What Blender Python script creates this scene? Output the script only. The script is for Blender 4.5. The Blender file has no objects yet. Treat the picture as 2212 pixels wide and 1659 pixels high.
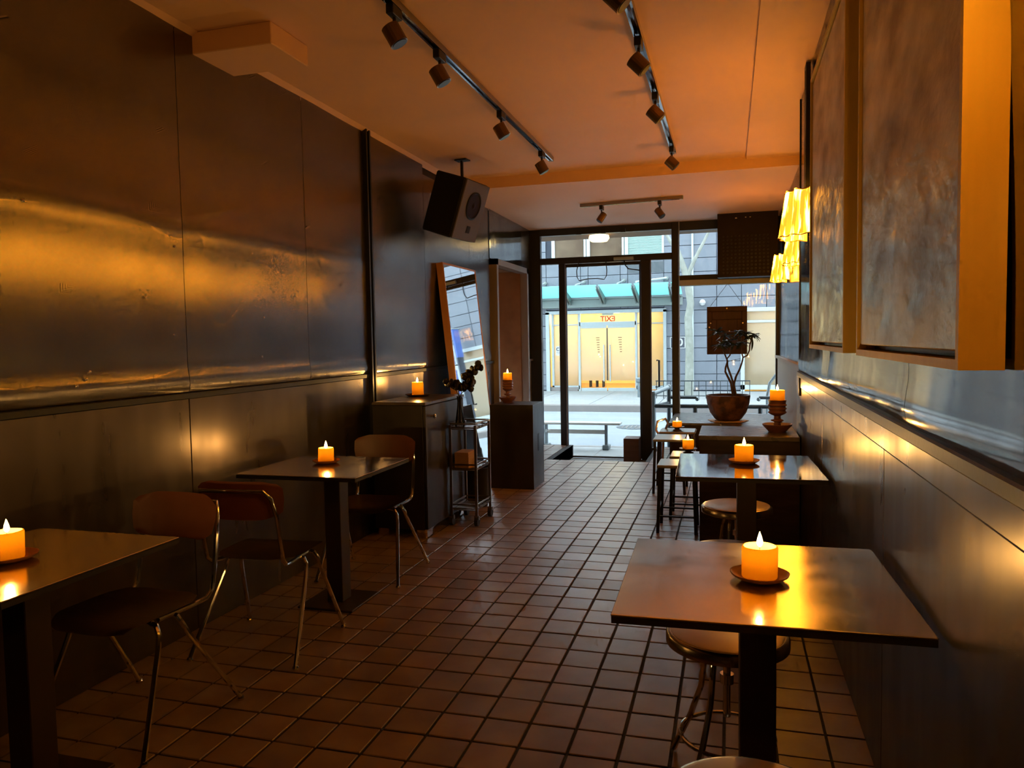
import bpy, bmesh, math, random
from mathutils import Vector, Matrix
random.seed(7)
PI = math.pi
SC = bpy.context.scene
COL = SC.collection

# ------------------------------------------------------------------ camera
cam_d = bpy.data.cameras.new('camera'); cam = bpy.data.objects.new('camera', cam_d); COL.objects.link(cam)
def cam_axes(yaw, pitch, roll):
    fwd = Vector((-math.sin(yaw)*math.cos(pitch), math.cos(yaw)*math.cos(pitch), -math.sin(pitch)))
    right = Vector((math.cos(yaw), math.sin(yaw), 0)); up = right.cross(fwd)
    c, s = math.cos(roll), math.sin(roll)
    return c*right + s*up, -s*right + c*up, fwd
_r, _u, _f = cam_axes(.2799, .058, -.0176)
cam.matrix_world = Matrix(((_r.x, _u.x, -_f.x, 0), (_r.y, _u.y, -_f.y, 0), (_r.z, _u.z, -_f.z, 1.4), (0, 0, 0, 1)))
cam_d.sensor_width = 36; cam_d.lens = 36*1640.7/2212; cam_d.clip_start = .05; cam_d.clip_end = 200
SC.camera = cam

# ------------------------------------------------------------------ sky, lamps' strength, exposure
SKY_COL, SKY_STR = (.82, .92, 1.0), 7.5
LAMP_W, LAMP_COL, SHADE_L = 7.0, (1.0, .45, .06), 150.0
CANDLE_W, CANDLE_COL = 5.0, (1.0, .52, .12)
world = bpy.data.worlds.new('overcast_sky'); SC.world = world; world.use_nodes = True
_bg = world.node_tree.nodes['Background']; _bg.inputs[0].default_value = (*SKY_COL, 1); _bg.inputs[1].default_value = SKY_STR
SC.view_settings.view_transform = 'Standard'; SC.view_settings.look = 'None'
SC.view_settings.gamma = 1; SC.view_settings.use_curve_mapping = False
SC.view_settings.exposure = 0.0
cy = SC.cycles
cy.max_bounces = 5; cy.diffuse_bounces = 3; cy.glossy_bounces = 4; cy.transmission_bounces = 3; cy.transparent_max_bounces = 8
cy.use_adaptive_sampling = True; cy.adaptive_threshold = .13; cy.adaptive_min_samples = 10
cy.sample_clamp_indirect = 12.0; cy.blur_glossy = .6

# ------------------------------------------------------------------ materials
MATS = {}
def mat(name, col=(.5, .5, .5), rough=.5, metal=0., col2=None, cscale=6., cstretch=(1, 1, 1), bump=0., bscale=20., bstretch=(1, 1, 1),
        bdist=.01, rvar=0., emit=None, estr=0., spec=.5, detail=4., cpos=(.35, .7), aniso=0.):
    m = bpy.data.materials.new(name); m.use_nodes = True; MATS[name] = m
    nt = m.node_tree; n = nt.nodes; l = nt.links; b = n['Principled BSDF']
    b.inputs['Base Color'].default_value = (*col, 1); b.inputs['Roughness'].default_value = rough
    b.inputs['Metallic'].default_value = metal; b.inputs['Specular IOR Level'].default_value = spec
    tc = n.new('ShaderNodeTexCoord')
    def noise(scale, stretch, det=detail):
        mp = n.new('ShaderNodeMapping'); mp.inputs['Scale'].default_value = stretch
        l.new(tc.outputs['Object'], mp.inputs['Vector'])
        t = n.new('ShaderNodeTexNoise'); t.inputs['Scale'].default_value = scale; t.inputs['Detail'].default_value = det
        l.new(mp.outputs[0], t.inputs['Vector']); return t
    if col2 is not None:
        t = noise(cscale, cstretch); r = n.new('ShaderNodeValToRGB')
        r.color_ramp.elements[0].color = (*col, 1); r.color_ramp.elements[1].color = (*col2, 1)
        r.color_ramp.elements[0].position, r.color_ramp.elements[1].position = cpos
        l.new(t.outputs[0], r.inputs[0]); l.new(r.outputs[0], b.inputs['Base Color'])
    if rvar:
        t = noise(cscale*1.7, cstretch); mr = n.new('ShaderNodeMapRange')
        mr.inputs['From Min'].default_value = .3; mr.inputs['From Max'].default_value = .7
        mr.inputs['To Min'].default_value = max(.02, rough-rvar); mr.inputs['To Max'].default_value = rough+rvar
        l.new(t.outputs[0], mr.inputs[0]); l.new(mr.outputs[0], b.inputs['Roughness'])
    if bump:
        t = noise(bscale, bstretch); bp = n.new('ShaderNodeBump'); bp.inputs['Strength'].default_value = bump
        bp.inputs['Distance'].default_value = bdist
        l.new(t.outputs[0], bp.inputs['Height']); l.new(bp.outputs[0], b.inputs['Normal'])
    if emit:
        b.inputs['Emission Color'].default_value = (*emit, 1); b.inputs['Emission Strength'].default_value = estr
    if aniso:
        b.inputs['Anisotropic'].default_value = aniso; b.inputs['Anisotropic Rotation'].default_value = 0; tg_ = n.new('ShaderNodeTangent'); tg_.direction_type = 'RADIAL'; tg_.axis = 'Z'
        l.new(tg_.outputs[0], b.inputs['Tangent'])
    return m
def mat_glass(name, tint=(.93, .97, .97), refl=.5):
    m = bpy.data.materials.new(name); m.use_nodes = True; MATS[name] = m; nt = m.node_tree; n = nt.nodes; l = nt.links
    n.remove(n['Principled BSDF']); o = n['Material Output']
    tr = n.new('ShaderNodeBsdfTransparent'); tr.inputs[0].default_value = (*tint, 1)
    gl = n.new('ShaderNodeBsdfGlossy'); gl.inputs['Roughness'].default_value = .02
    fr = n.new('ShaderNodeFresnel'); fr.inputs[0].default_value = 1.45
    mu = n.new('ShaderNodeMath'); mu.operation = 'MULTIPLY'; mu.inputs[1].default_value = refl; l.new(fr.outputs[0], mu.inputs[0])
    mx = n.new('ShaderNodeMixShader'); l.new(mu.outputs[0], mx.inputs[0]); l.new(tr.outputs[0], mx.inputs[1]); l.new(gl.outputs[0], mx.inputs[2])
    l.new(mx.outputs[0], o.inputs['Surface']); return m
def mat_translucent(name, col, tcol, fac=.6, col2=None, scale=30, stretch=(1, 1, 1), gloss=0.):
    m = bpy.data.materials.new(name); m.use_nodes = True; MATS[name] = m; nt = m.node_tree; n = nt.nodes; l = nt.links
    n.remove(n['Principled BSDF']); o = n['Material Output']
    d = n.new('ShaderNodeBsdfDiffuse'); d.inputs[0].default_value = (*col, 1)
    t = n.new('ShaderNodeBsdfTranslucent'); t.inputs[0].default_value = (*tcol, 1)
    mx = n.new('ShaderNodeMixShader'); mx.inputs[0].default_value = fac; l.new(d.outputs[0], mx.inputs[1]); l.new(t.outputs[0], mx.inputs[2])
    if col2:
        tc = n.new('ShaderNodeTexCoord'); mp = n.new('ShaderNodeMapping'); mp.inputs['Scale'].default_value = stretch
        l.new(tc.outputs['Object'], mp.inputs['Vector']); no = n.new('ShaderNodeTexNoise'); no.inputs['Scale'].default_value = scale
        l.new(mp.outputs[0], no.inputs['Vector']); r = n.new('ShaderNodeValToRGB')
        r.color_ramp.elements[0].color = (*col2, 1); r.color_ramp.elements[1].color = (*tcol, 1)
        r.color_ramp.elements[0].position = .3; r.color_ramp.elements[1].position = .65
        l.new(no.outputs[0], r.inputs[0]); l.new(r.outputs[0], t.inputs[0])
    out = mx
    if gloss:
        g = n.new('ShaderNodeBsdfGlossy'); g.inputs['Roughness'].default_value = .08
        fr = n.new('ShaderNodeFresnel'); m2 = n.new('ShaderNodeMixShader'); l.new(fr.outputs[0], m2.inputs[0])
        l.new(mx.outputs[0], m2.inputs[1]); l.new(g.outputs[0], m2.inputs[2]); out = m2
    l.new(out.outputs[0], o.inputs['Surface']); return m
def mat_emit(name, col, s):
    m = bpy.data.materials.new(name); m.use_nodes = True; MATS[name] = m; nt = m.node_tree; n = nt.nodes
    n.remove(n['Principled BSDF']); e = n.new('ShaderNodeEmission'); e.inputs[0].default_value = (*col, 1); e.inputs[1].default_value = s
    nt.links.new(e.outputs[0], n['Material Output'].inputs['Surface']); return m

mat('steel_left', (.46, .41, .37), .24, 1, col2=(.52, .47, .43), cscale=2.0, rvar=.02, aniso=.7)
mat('steel_right', (.52, .50, .47), .10, 1, col2=(.62, .60, .57), cscale=3, cstretch=(1, 1, .3), rvar=.03, bump=.10, bscale=3.2, bstretch=(1, 1.2, .5), bdist=.03, detail=1.5)
mat('wainscot', (.085, .068, .064), .32, .85, col2=(.13, .104, .096), cscale=5, cstretch=(1, 1, .25), rvar=.05, bump=.035, bscale=7, bstretch=(1, 1, .4), bdist=.01, detail=2)
mat('black_metal', (.012, .012, .014), .42, .3, bump=.03, bscale=60)
mat('frame_black', (.016, .014, .014), .38, .2, bump=.03, bscale=40)
mat('frame_edge', (.16, .10, .075), .45, .2)
mat('ceiling_paint', (.74, .46, .30), .62, 0, col2=(.79, .50, .33), cscale=1.2, bump=.06, bscale=2.0, bdist=.05)
mat('trim_paint', (.50, .44, .38), .6)
mat('grout', (.012, .010, .011), .8, 0, bump=.3, bscale=80)
mat('tile', (0.2, 0.125, 0.1), 0.36, 0, spec=.7, col2=(0.31, 0.23, 0.195), cscale=4.5, rvar=.03, bump=.05, bscale=14, bdist=.004, cpos=(.3, .75))
mat('tile2', (0.23, 0.14, 0.115), 0.34, 0, spec=.7, col2=(0.34, 0.25, 0.21), cscale=5.5, rvar=.03, bump=.05, bscale=11, bdist=.004, cpos=(.3, .75))
mat('tile3', (0.17, 0.11, 0.095), 0.39, 0, spec=.7, col2=(0.285, 0.21, 0.18), cscale=3.6, rvar=.03, bump=.05, bscale=16, bdist=.004, cpos=(.3, .75))
mat('table_steel', (.74, .68, .60), .17, 1, col2=(.74, .68, .60), cscale=4, rvar=.04, bump=.22, bscale=2.6, bstretch=(1, .8, 1), bdist=.03, detail=1.0)
mat('table_steel_polished', (.60, .57, .53), .07, 1, rvar=.02, bump=.09, bscale=5, bstretch=(1.6, .35, 1), bdist=.02, detail=1.2)
mat('table_edge', (.03, .025, .022), .5, .4)
mat('pole_brown', (.07, .048, .036), .45, .5, bump=.05, bscale=20)
mat('chrome', (.72, .70, .67), .12, 1)
mat('chair_seat', (.07, .035, .02), .42, 0, col2=(.10, .05, .03), cscale=8, cstretch=(1, 4, 1), bump=.04, bscale=30)
mat('chair_plate', (.19, .062, .026), .40, 0, col2=(.23, .08, .035), cscale=6, bump=.04, bscale=25)
mat('stool_seat', (.42, .27, .13), .34, .3, col2=(.50, .33, .17), cscale=5, bump=.04, bscale=12)
mat('stool_rim', (.40, .32, .25), .25, 1)
mat('dark_laminate', (.022, .018, .018), .36, .25, col2=(.045, .036, .034), cscale=4, cstretch=(1, 1, .3), bump=.05, bscale=10, rvar=.06)
mat('dark_wood', (.022, .013, .010), .45, 0, spec=.2, col2=(.040, .024, .017), cscale=5, cstretch=(1, 6, 6), bump=.06, bscale=14)
mat('counter_top', (.07, .052, .043), .3, .1, col2=(.10, .078, .066), cscale=4, cstretch=(1, 5, 1), rvar=.05, bump=.04, bscale=12)
mat('niche_wood', (.20, .085, .03), .5, 0, col2=(.30, .14, .055), cscale=3.5, bump=.12, bscale=8, detail=8)
mat('casing', (.24, .19, .16), .45, .3)
mat('mirror_glass', (.86, .88, .88), .02, 1)
mat('mirror_wood', (.40, .17, .055), .45, 0, col2=(.46, .21, .075), cscale=6, cstretch=(6, 6, 1), bump=.04, bscale=20)
mat('wax', (.95, .62, .2), .5)
mat_translucent('candle_wax', (.60, .40, .10), (.60, .42, .09), .5)
def mat_flame(name, col, st):
    m = mat_emit(name, col, st); nt = m.node_tree; e = [q for q in nt.nodes if q.type == 'EMISSION'][0]
    t = nt.nodes.new('ShaderNodeBsdfTransparent'); a = nt.nodes.new('ShaderNodeAddShader')
    nt.links.new(t.outputs[0], a.inputs[0]); nt.links.new(e.outputs[0], a.inputs[1]); nt.links.new(a.outputs[0], nt.nodes['Material Output'].inputs['Surface'])
mat_flame('flame', (1., .55, .13), 30.)
mat('wick', (.02, .015, .01), .9)
mat('terracotta', (.30, .12, .055), .6, 0, col2=(.38, .17, .085), cscale=8, bump=.1, bscale=20)
mat('turned_wood', (.16, .055, .025), .42, 0, col2=(.23, .085, .04), cscale=7, cstretch=(1, 1, 5), bump=.05, bscale=18)
mat('dish_dark', (.09, .045, .03), .45, 0)
def mat_shade(name, strength):
    m = bpy.data.materials.new(name); m.use_nodes = True; MATS[name] = m; nt = m.node_tree; n = nt.nodes; l = nt.links
    b = n['Principled BSDF']; b.inputs['Base Color'].default_value = (.70, .45, .15, 1); b.inputs['Roughness'].default_value = .9
    tc = n.new('ShaderNodeTexCoord'); mp = n.new('ShaderNodeMapping'); mp.inputs['Scale'].default_value = (1, 1, .07)
    l.new(tc.outputs['Object'], mp.inputs['Vector']); no = n.new('ShaderNodeTexNoise'); no.inputs['Scale'].default_value = 34
    l.new(mp.outputs[0], no.inputs['Vector']); r = n.new('ShaderNodeValToRGB'); r.color_ramp.elements[0].position = .48; r.color_ramp.elements[1].position = .78
    r.color_ramp.elements[0].color = (.007, .0038, .0002, 1); r.color_ramp.elements[1].color = (1., .36, .020, 1)
    l.new(no.outputs[0], r.inputs[0]); l.new(r.outputs[0], b.inputs['Emission Color']); b.inputs['Emission Strength'].default_value = strength
mat_shade('shade_fabric', SHADE_L)
mat('shade_hem', (.45, .22, .05), .8)
mat_emit('bulb', (1., .60, .22), 60.)
mat('canvas', (.26, .21, .16), .40, .3, col2=(.72, .66, .56), cscale=7, cstretch=(1, .4, .75), bump=.6, bscale=11, bstretch=(1, .4, .7), bdist=.03, detail=5, cpos=(.36, .66), rvar=.1)
mat('canvas_frame', (.62, .42, .10), .5, 0, col2=(.68, .48, .13), cscale=4, cstretch=(6, 6, .6), bump=.05, bscale=12)
mat('spot_bronze', (.17, .105, .06), .32, .9)
mat('speaker_body', (.008, .008, .010), .5, spec=.15)
mat('speaker_front', (.075, .06, .065), .5, .1, bump=.05, bscale=80)
mat('speaker_cone', (.012, .004, .0035), .5, spec=.1)
mat('pot_clay', (.05, .022, .010), .6, 0, spec=.25, col2=(.15, .062, .024), cscale=9, bump=.5, bscale=12, detail=8, bdist=.03, cpos=(.42, .60))
mat('soil', (.05, .035, .025), .9, 0, bump=.6, bscale=60)
mat('bark', (.06, .035, .03), .7, 0, bump=.3, bscale=50)
mat('leaf', (.014, .022, .011), .45, 0, spec=.3, col2=(.028, .040, .017), cscale=5)
mat('petal', (.012, .008, .012), .5)
mat_glass('vase_glass', (.75, .72, .68), 1.0)
mat('paper', (.45, .27, .14), .8, 0, col2=(.52, .33, .18), cscale=10)
mat('cart_metal', (.24, .20, .17), .3, .9)
mat('rubber', (.02, .018, .018), .6)
mat('door_board', (.045, .018, .011), .5, 0, spec=.25, col2=(.065, .027, .016), cscale=5, cstretch=(5, 5, 1), bump=.06, bscale=16)
mat('knob', (.8, .72, .6), .3, .8)
mat_glass('shop_glass', (.94, .97, .97), .55)
mat('vent_brown', (.012, .006, .005), .5, spec=.15)
mat('grey_bar', (.30, .32, .31), .5, .2)
# outdoors
mat('sidewalk', (0.175, 0.188, 0.192), .85, 0, col2=(0.205, 0.218, 0.222), cscale=1.5, bump=.1, bscale=40)
mat('asphalt', (0.141, 0.169, 0.197), .9, 0, col2=(0.179, 0.207, 0.235), cscale=2.5, cstretch=(.3, 1, 1), bump=.3, bscale=60)
mat('curb_steel', (0.141, 0.132, 0.127), .7)
mat('facade_panel', (0.105, 0.122, 0.148), .55, 0, col2=(0.125, 0.143, 0.170), cscale=1.2)
mat('facade_panel2', (0.095, 0.112, 0.136), .5, 0, col2=(0.118, 0.136, 0.162), cscale=1.7)
mat('facade_joint', (0.021, 0.028, 0.042), .8)
mat('alu', (0.263, 0.31, 0.32), .4, .3)
mat('alu_white', (0.329, 0.376, 0.376), .45, .1)
mat_glass('lobby_clear', (.95, .97, .95), .5)
mat_translucent('frosted', (0.244, 0.235, 0.207), (.92, .86, .62), .72, gloss=1.)
mat('lobby_wall', (.80, .66, .42), .7)
mat('lobby_floor', (.40, .22, .10), .5)
mat_emit('exit_red', (1., .06, .01), .8)
mat('film_grey', (.04, .032, .022), .6)
mat_translucent('canopy_glass', (.26, .52, .52), (.50, .95, .95), .65)
mat('canopy_steel', (0.169, 0.197, 0.188), .5, .2)
mat('window_dark', (0.075, 0.052, 0.035), .15, 0, col2=(0.132, 0.099, 0.066), cscale=1.6)
mat('blind', (0.197, 0.291, 0.263), .6)
mat('soffit_wood', (.10, .048, .018), .6, 0, spec=.2, col2=(.14, .07, .028), cscale=3, cstretch=(1, 5, 5))
mat_emit('soffit_lamp', (1., .66, .25), 9.)
mat('galvanized', (0.122, 0.15, 0.164), .42, .5, bump=.05, bscale=30)
mat('pipe_dark', (0.026, 0.035, 0.04), .42, .4, bump=.05, bscale=30)
mat('bench_wood', (0.282, 0.282, 0.263), .6)
mat('block_wood', (0.061, 0.026, 0.014), .6, 0, col2=(0.094, 0.042, 0.024), cscale=4, cstretch=(1, 1, 5), bump=.1, bscale=14)
mat('tree_bark', (0.16, 0.174, 0.15), .85, 0, col2=(0.226, 0.244, 0.216), cscale=9, bump=.5, bscale=16)
mat('plaque', (0.033, 0.04, 0.056), .4)
mat('white_paint', (0.385, 0.404, 0.404), .5)
mat('globe_light', (0.399, 0.414, 0.414), .4)
mat('blue_poster', (0.024, 0.047, 0.197), .4, 0, col2=(0.352, 0.352, 0.305), cscale=4.5, cpos=(.55, .6))
mat('blue_banner', (0.047, 0.103, 0.352), .5)
mat('storm_iron', (0.075, 0.089, 0.099), .6, .6)

# ------------------------------------------------------------------ mesh helpers
class MB:
    def __init__(s): s.bm = bmesh.new()
    def box(s, x0, x1, y0, y1, z0, z1, bev=0.):
        b = s.bm; v = [b.verts.new((x, y, z)) for x in (x0, x1) for y in (y0, y1) for z in (z0, z1)]
        fs = []
        for q in ((0, 1, 3, 2), (4, 6, 7, 5), (0, 4, 5, 1), (2, 3, 7, 6), (0, 2, 6, 4), (1, 5, 7, 3)): fs.append(b.faces.new([v[i] for i in q]))
        if bev: bmesh.ops.bevel(b, geom=list({e for f in fs for e in f.edges}), offset=bev, segments=1, affect='EDGES')
        return s
    def hexa(s, pts, ):          # 8 points: bottom loop (4) then top loop (4)
        v = [s.bm.verts.new(p) for p in pts]
        for q in ((3, 2, 1, 0), (4, 5, 6, 7), (0, 1, 5, 4), (1, 2, 6, 5), (2, 3, 7, 6), (3, 0, 4, 7)): s.bm.faces.new([v[i] for i in q])
        return s
    def tube(s, pts, r, seg=8, cap=True):
        pts = [Vector(p) for p in pts]; n = len(pts); rs = r if isinstance(r, (list, tuple)) else [r]*n
        rings = []; prev = None
        for i, p in enumerate(pts):
            t = (pts[min(i+1, n-1)] - pts[max(i-1, 0)]).normalized()
            a = prev if prev is not None else (Vector((0, 0, 1)) if abs(t.z) < .9 else Vector((1, 0, 0)))
            u = (a - t*a.dot(t)).normalized(); w = t.cross(u); prev = u
            rings.append([s.bm.verts.new(p + (u*math.cos(k*2*PI/seg) + w*math.sin(k*2*PI/seg))*rs[i]) for k in range(seg)])
        for i in range(n-1):
            for k in range(seg): s.bm.faces.new((rings[i][k], rings[i][(k+1) % seg], rings[i+1][(k+1) % seg], rings[i+1][k]))
        if cap: s.bm.faces.new(rings[0][::-1]); s.bm.faces.new(rings[-1])
        return s
    def lathe(s, prof, c=(0, 0, 0), seg=24, wob=None, cap=True):
        rings = []
        for i, (r, z) in enumerate(prof):
            ring = []
            for k in range(seg):
                a = k*2*PI/seg; rr = r*(wob(a, z) if wob else 1)
                ring.append(s.bm.verts.new((c[0]+rr*math.cos(a), c[1]+rr*math.sin(a), c[2]+z)))
            rings.append(ring)
        for i in range(len(rings)-1):
            for k in range(seg): s.bm.faces.new((rings[i][k], rings[i][(k+1) % seg], rings[i+1][(k+1) % seg], rings[i+1][k]))
        if cap: s.bm.faces.new(rings[0][::-1]); s.bm.faces.new(rings[-1])
        return s
    def grid(s, fn, nu, nv):
        g = [[s.bm.verts.new(fn(i/nu, j/nv)) for j in range(nv+1)] for i in range(nu+1)]
        for i in range(nu):
            for j in range(nv): s.bm.faces.new((g[i][j], g[i+1][j], g[i+1][j+1], g[i][j+1]))
        return s
    def poly(s, pts, thick_vec):
        a = [s.bm.verts.new(p) for p in pts]; b = [s.bm.verts.new(Vector(p)+Vector(thick_vec)) for p in pts]; n = len(pts)
        s.bm.faces.new(a); s.bm.faces.new(b[::-1])
        for i in range(n): s.bm.faces.new((a[i], b[i], b[(i+1) % n], a[(i+1) % n]))
        return s
    def mesh(s, name, smooth=False):
        bmesh.ops.recalc_face_normals(s.bm, faces=s.bm.faces)
        me = bpy.data.meshes.new(name); s.bm.to_mesh(me); s.bm.free()
        if smooth:
            for p in me.polygons: p.use_smooth = True
            me.set_sharp_from_angle(angle=.75)
        return me
def link(name, me, m, parent=None, loc=None):
    o = bpy.data.objects.new(name, me); COL.objects.link(o)
    if me is not None and m and not me.materials: me.materials.append(MATS[m])
    if parent is not None:
        o.parent = parent
        o.matrix_parent_inverse = Matrix.Identity(4)
    if loc: o.location = loc
    return o
def obj(name, mb, m, parent=None, smooth=False, loc=None, world=False):
    o = link(name, mb.mesh(name, smooth), m, parent, loc)
    if world and parent is not None: o.matrix_parent_inverse = world_inv(parent)
    return o
def world_inv(p):
    M = Matrix.Identity(4); q = p
    while q is not None: M = q.matrix_basis.to_4x4() if q.parent is None else M; q = q.parent
    return M.inverted()
def tag(o, label, cat, group=None, kind=None):
    o['label'] = label; o['category'] = cat
    if group: o['group'] = group
    if kind: o['kind'] = kind
    return o
def thing(name, label, cat, loc=(0, 0, 0), rz=0, group=None):
    o = bpy.data.objects.new(name, None); COL.objects.link(o); o.location = loc; o.rotation_euler = (0, 0, rz); o.empty_display_size = .05
    return tag(o, label, cat, group)
def struct(name, mb=None, m=None, label=None):
    o = obj(name, mb, m) if mb else bpy.data.objects.new(name, None)
    if not mb: COL.objects.link(o)
    o['kind'] = 'structure'
    if label: o['label'] = label; o['category'] = name.split('_')[0]
    return o
def dup(root, label, loc=None, rz=None, group=None):
    r = root.copy(); COL.objects.link(r); r['label'] = label
    if loc is not None: r.location = loc
    if rz is not None: r.rotation_euler = (0, 0, rz)
    if group: r['group'] = group
    for c in list(root.children):
        d = c.copy(); COL.objects.link(d); d.parent = r
        for g in list(c.children):
            e = g.copy(); COL.objects.link(e); e.parent = d
    return r
def point(name, loc, w, col, rad, parent=None):
    d = bpy.data.lights.new(name, 'POINT'); d.energy = w; d.color = col; d.shadow_soft_size = rad
    o = bpy.data.objects.new(name, d); COL.objects.link(o); o.location = loc
    if parent is not None: o.parent = parent
    return o
def arc(c, r, a0, a1, n, plane='xz'):
    out = []
    for i in range(n+1):
        a = a0+(a1-a0)*i/n; u, v = r*math.cos(a), r*math.sin(a)
        out.append((c[0]+u, c[1], c[2]+v) if plane == 'xz' else (c[0]+u, c[1]+v, c[2]) if plane == 'xy' else (c[0], c[1]+u, c[2]+v))
    return out

# ------------------------------------------------------------------ room constants
XL, XR, XF = -2.53, .44, .555       # left wall face, right wall face, right wall face near the street
H, HF = 2.93, 2.83                  # ceiling, lower ceiling near the street
YB, YS = 6.92, 9.80                 # ceiling step, shop window plane
Y0 = -2.6                           # back of the room
G = -.17                            # pavement level
S = .17046                          # tile pitch

# ------------------------------------------------------------------ floor
fl = MB().box(XL-.15, XF+.2, Y0, 8.58, -.16, -.006)
fl.box(XL-.15, -2.0, 8.58, YS+.05, -.16, -.006).box(-.92, XF+.2, 8.58, YS+.05, -.16, -.006)
floor = struct('floor', fl, 'grout', 'brown quarry tile floor with dark joints')
ox, oy = -.5317, 2.4383
tile_me = []
for k in range(3):
    me = MB().box(-S/2+.005, S/2-.005, -S/2+.005, S/2-.005, -.007, 0, bev=.0022).mesh('tile'); me.materials.append(MATS['tile' + ('', '2', '3')[k]]); tile_me.append(me)
cells = []
for i in range(-12, 7):
    for j in range(-22, 44):
        x, y = ox+(i+.5)*S, oy+(j+.5)*S
        if x < XL+.02 or x > XF or y < -1.2: continue
        if y > 8.58-.01 and -2.0-S/2 < x < -.92+S/2: continue
        if y > YS-.1: continue
        if x > XR-.02 and y < 5.3: continue
        d = Vector((x, y, -1.4)); q = (d.dot(_r), d.dot(_u), d.dot(_f))
        vis = q[2] > .3 and abs(q[0]/q[2]) < .69 and abs(q[1]/q[2]) < .52 and -2.35 < x < .3
        cells.append((0 if vis and x > -2.0 and x < .02 else 1 if vis else 2, q[2], x, y))
cells.sort()
rest = MB()
for n, (v, d, x, y) in enumerate(cells):
    if n < 300 and v < 2:
        t = link('tile', random.choice(tile_me), None, floor, (x, y, random.uniform(-.0012, .0008)))
        t.rotation_euler = (random.uniform(-.004, .004), random.uniform(-.004, .004), random.choice((0, PI/2, PI, -PI/2))+random.uniform(-.006, .006))
    else:
        z = random.uniform(-.0012, .0006)
        rest.box(x-S/2+.005, x+S/2-.005, y-S/2+.005, y+S/2-.005, -.007, z)
o = obj('tile_field', rest, 'tile2', floor); o['kind'] = 'stuff'

# ------------------------------------------------------------------ left wall
wl = struct('wall_left', MB().box(XL-.15, XL-.03, Y0, 8.12, -.2, H+.1).box(XL-.15, XL-.03, 9.38, YS+.1, -.2, H+.1).box(XL-.15, XL-.03, 8.12, 9.38, 2.26, H+.1), 'dark_wood', 'left wall clad in dull steel sheets over dark wainscot')
def sheet(y0, y1, z0, z1, x, sgn, m, parent, amp=.0035, lip=True, seed=0, name='steel_sheet'):
    rnd = random.Random(seed); ph = [rnd.uniform(0, 6.28) for _ in range(6)]
    w, h = y1-y0, z1-z0
    def fn(u, v):
        y, z = y0+u*w, z0+v*h
        d = amp*(math.sin(2.1*y+1.3*z+ph[0])+.7*math.sin(3.7*y-2.2*z+ph[1])+.5*math.sin(5.2*z+ph[2]+1.5*math.sin(2*y+ph[3])))
        e = min(u*w, (1-u)*w); d *= 1-math.exp(-(e/.12)**2)
        if lip:
            t = z-z0; d += .011*math.exp(-((t-.05)/.037)**2)
            zc = 1.97+.012*math.sin(4*y+ph[4])
            d += .0035*math.exp(-((z-zc)/.035)**2)
        return (x+sgn*(.012+d), y, z)
    mb = MB(); nu, nv = max(8, int(w/.07)), 44
    mb.grid(fn, nu, nv); bmesh.ops.solidify(mb.bm, geom=mb.bm.faces[:], thickness=.004)
    return obj(name, mb, m, parent, smooth=True)
ZW = 1.172
for k, (a, b) in enumerate(((-2.5, .4), (.404, 1.75), (1.754, 3.108), (3.112, 4.218), (4.222, 5.03), (5.10, 6.14), (6.144, 7.32), (7.324, 7.975))):
    sheet(a, b, ZW+.004, H if b < YB else HF, XL-.012, 1, 'steel_left', wl, seed=k+3)
sheet(7.98, 9.31, 2.30, HF, XL-.004, 1, 'steel_right', wl, .003, False, 21)
sheet(9.315, YS-.06, 2.30, HF, XL-.008, 1, 'steel_left', wl, .003, False, 22)
sheet(9.43, YS-.06, 1.145, 2.29, XL-.004, 1, 'steel_right', wl, .003, False, 23)
for a, b in ((-2.5, .4), (.404, 1.75), (1.754, 3.108), (3.112, 5.03), (5.10, 6.6), (6.604, 8.07)):
    obj('wainscot_panel', MB().box(XL-.03, XL, a, b, .0, ZW-.03, bev=.002), 'wainscot', wl)
obj('wainscot_panel', MB().box(XL-.03, XL, 9.43, YS-.06, 0, 1.12, bev=.002), 'casing', wl)
obj('ledge_rail', MB().box(XL-.03, XL+.028, 9.43, YS-.06, 1.12, 1.145), 'casing', wl)
obj('ledge_rail', MB().box(XL-.03, XL+.012, Y0, 5.03, ZW-.03, ZW, bev=.003), 'black_metal', wl)
obj('ledge_rail', MB().box(XL-.03, XL+.012, 5.10, 8.07, ZW-.03, ZW, bev=.003), 'black_metal', wl)
obj('steel_channel', MB().box(XL-.03, XL+.03, 5.03, 5.05, 0, H).box(XL-.03, XL+.03, 5.08, 5.10, 0, H).box(XL-.03, XL+.012, 5.05, 5.08, 0, H), 'black_metal', wl)
dn = MB()
for (y, z) in ((3.62, 1.98), (3.66, 1.9), (3.05, 1.87), (2.5, 1.27), (2.52, 1.3), (2.45, 1.245), (3.72, 1.33), (3.75, 1.55), (2.85, 1.62), (3.02, 1.45), (2.25, 1.95), (4.6, 1.27)):
    dn.lathe([(.007, 0), (.005, .003), (.001, .004)], (0, 0, 0), 8)
    for v in list(dn.bm.verts)[-24:]: v.co = Vector((XL+.004+v.co.z, y+v.co.x, z+v.co.y))
o = obj('sheet_dimples', dn, 'steel_left', wl, smooth=True); o['kind'] = 'stuff'
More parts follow.
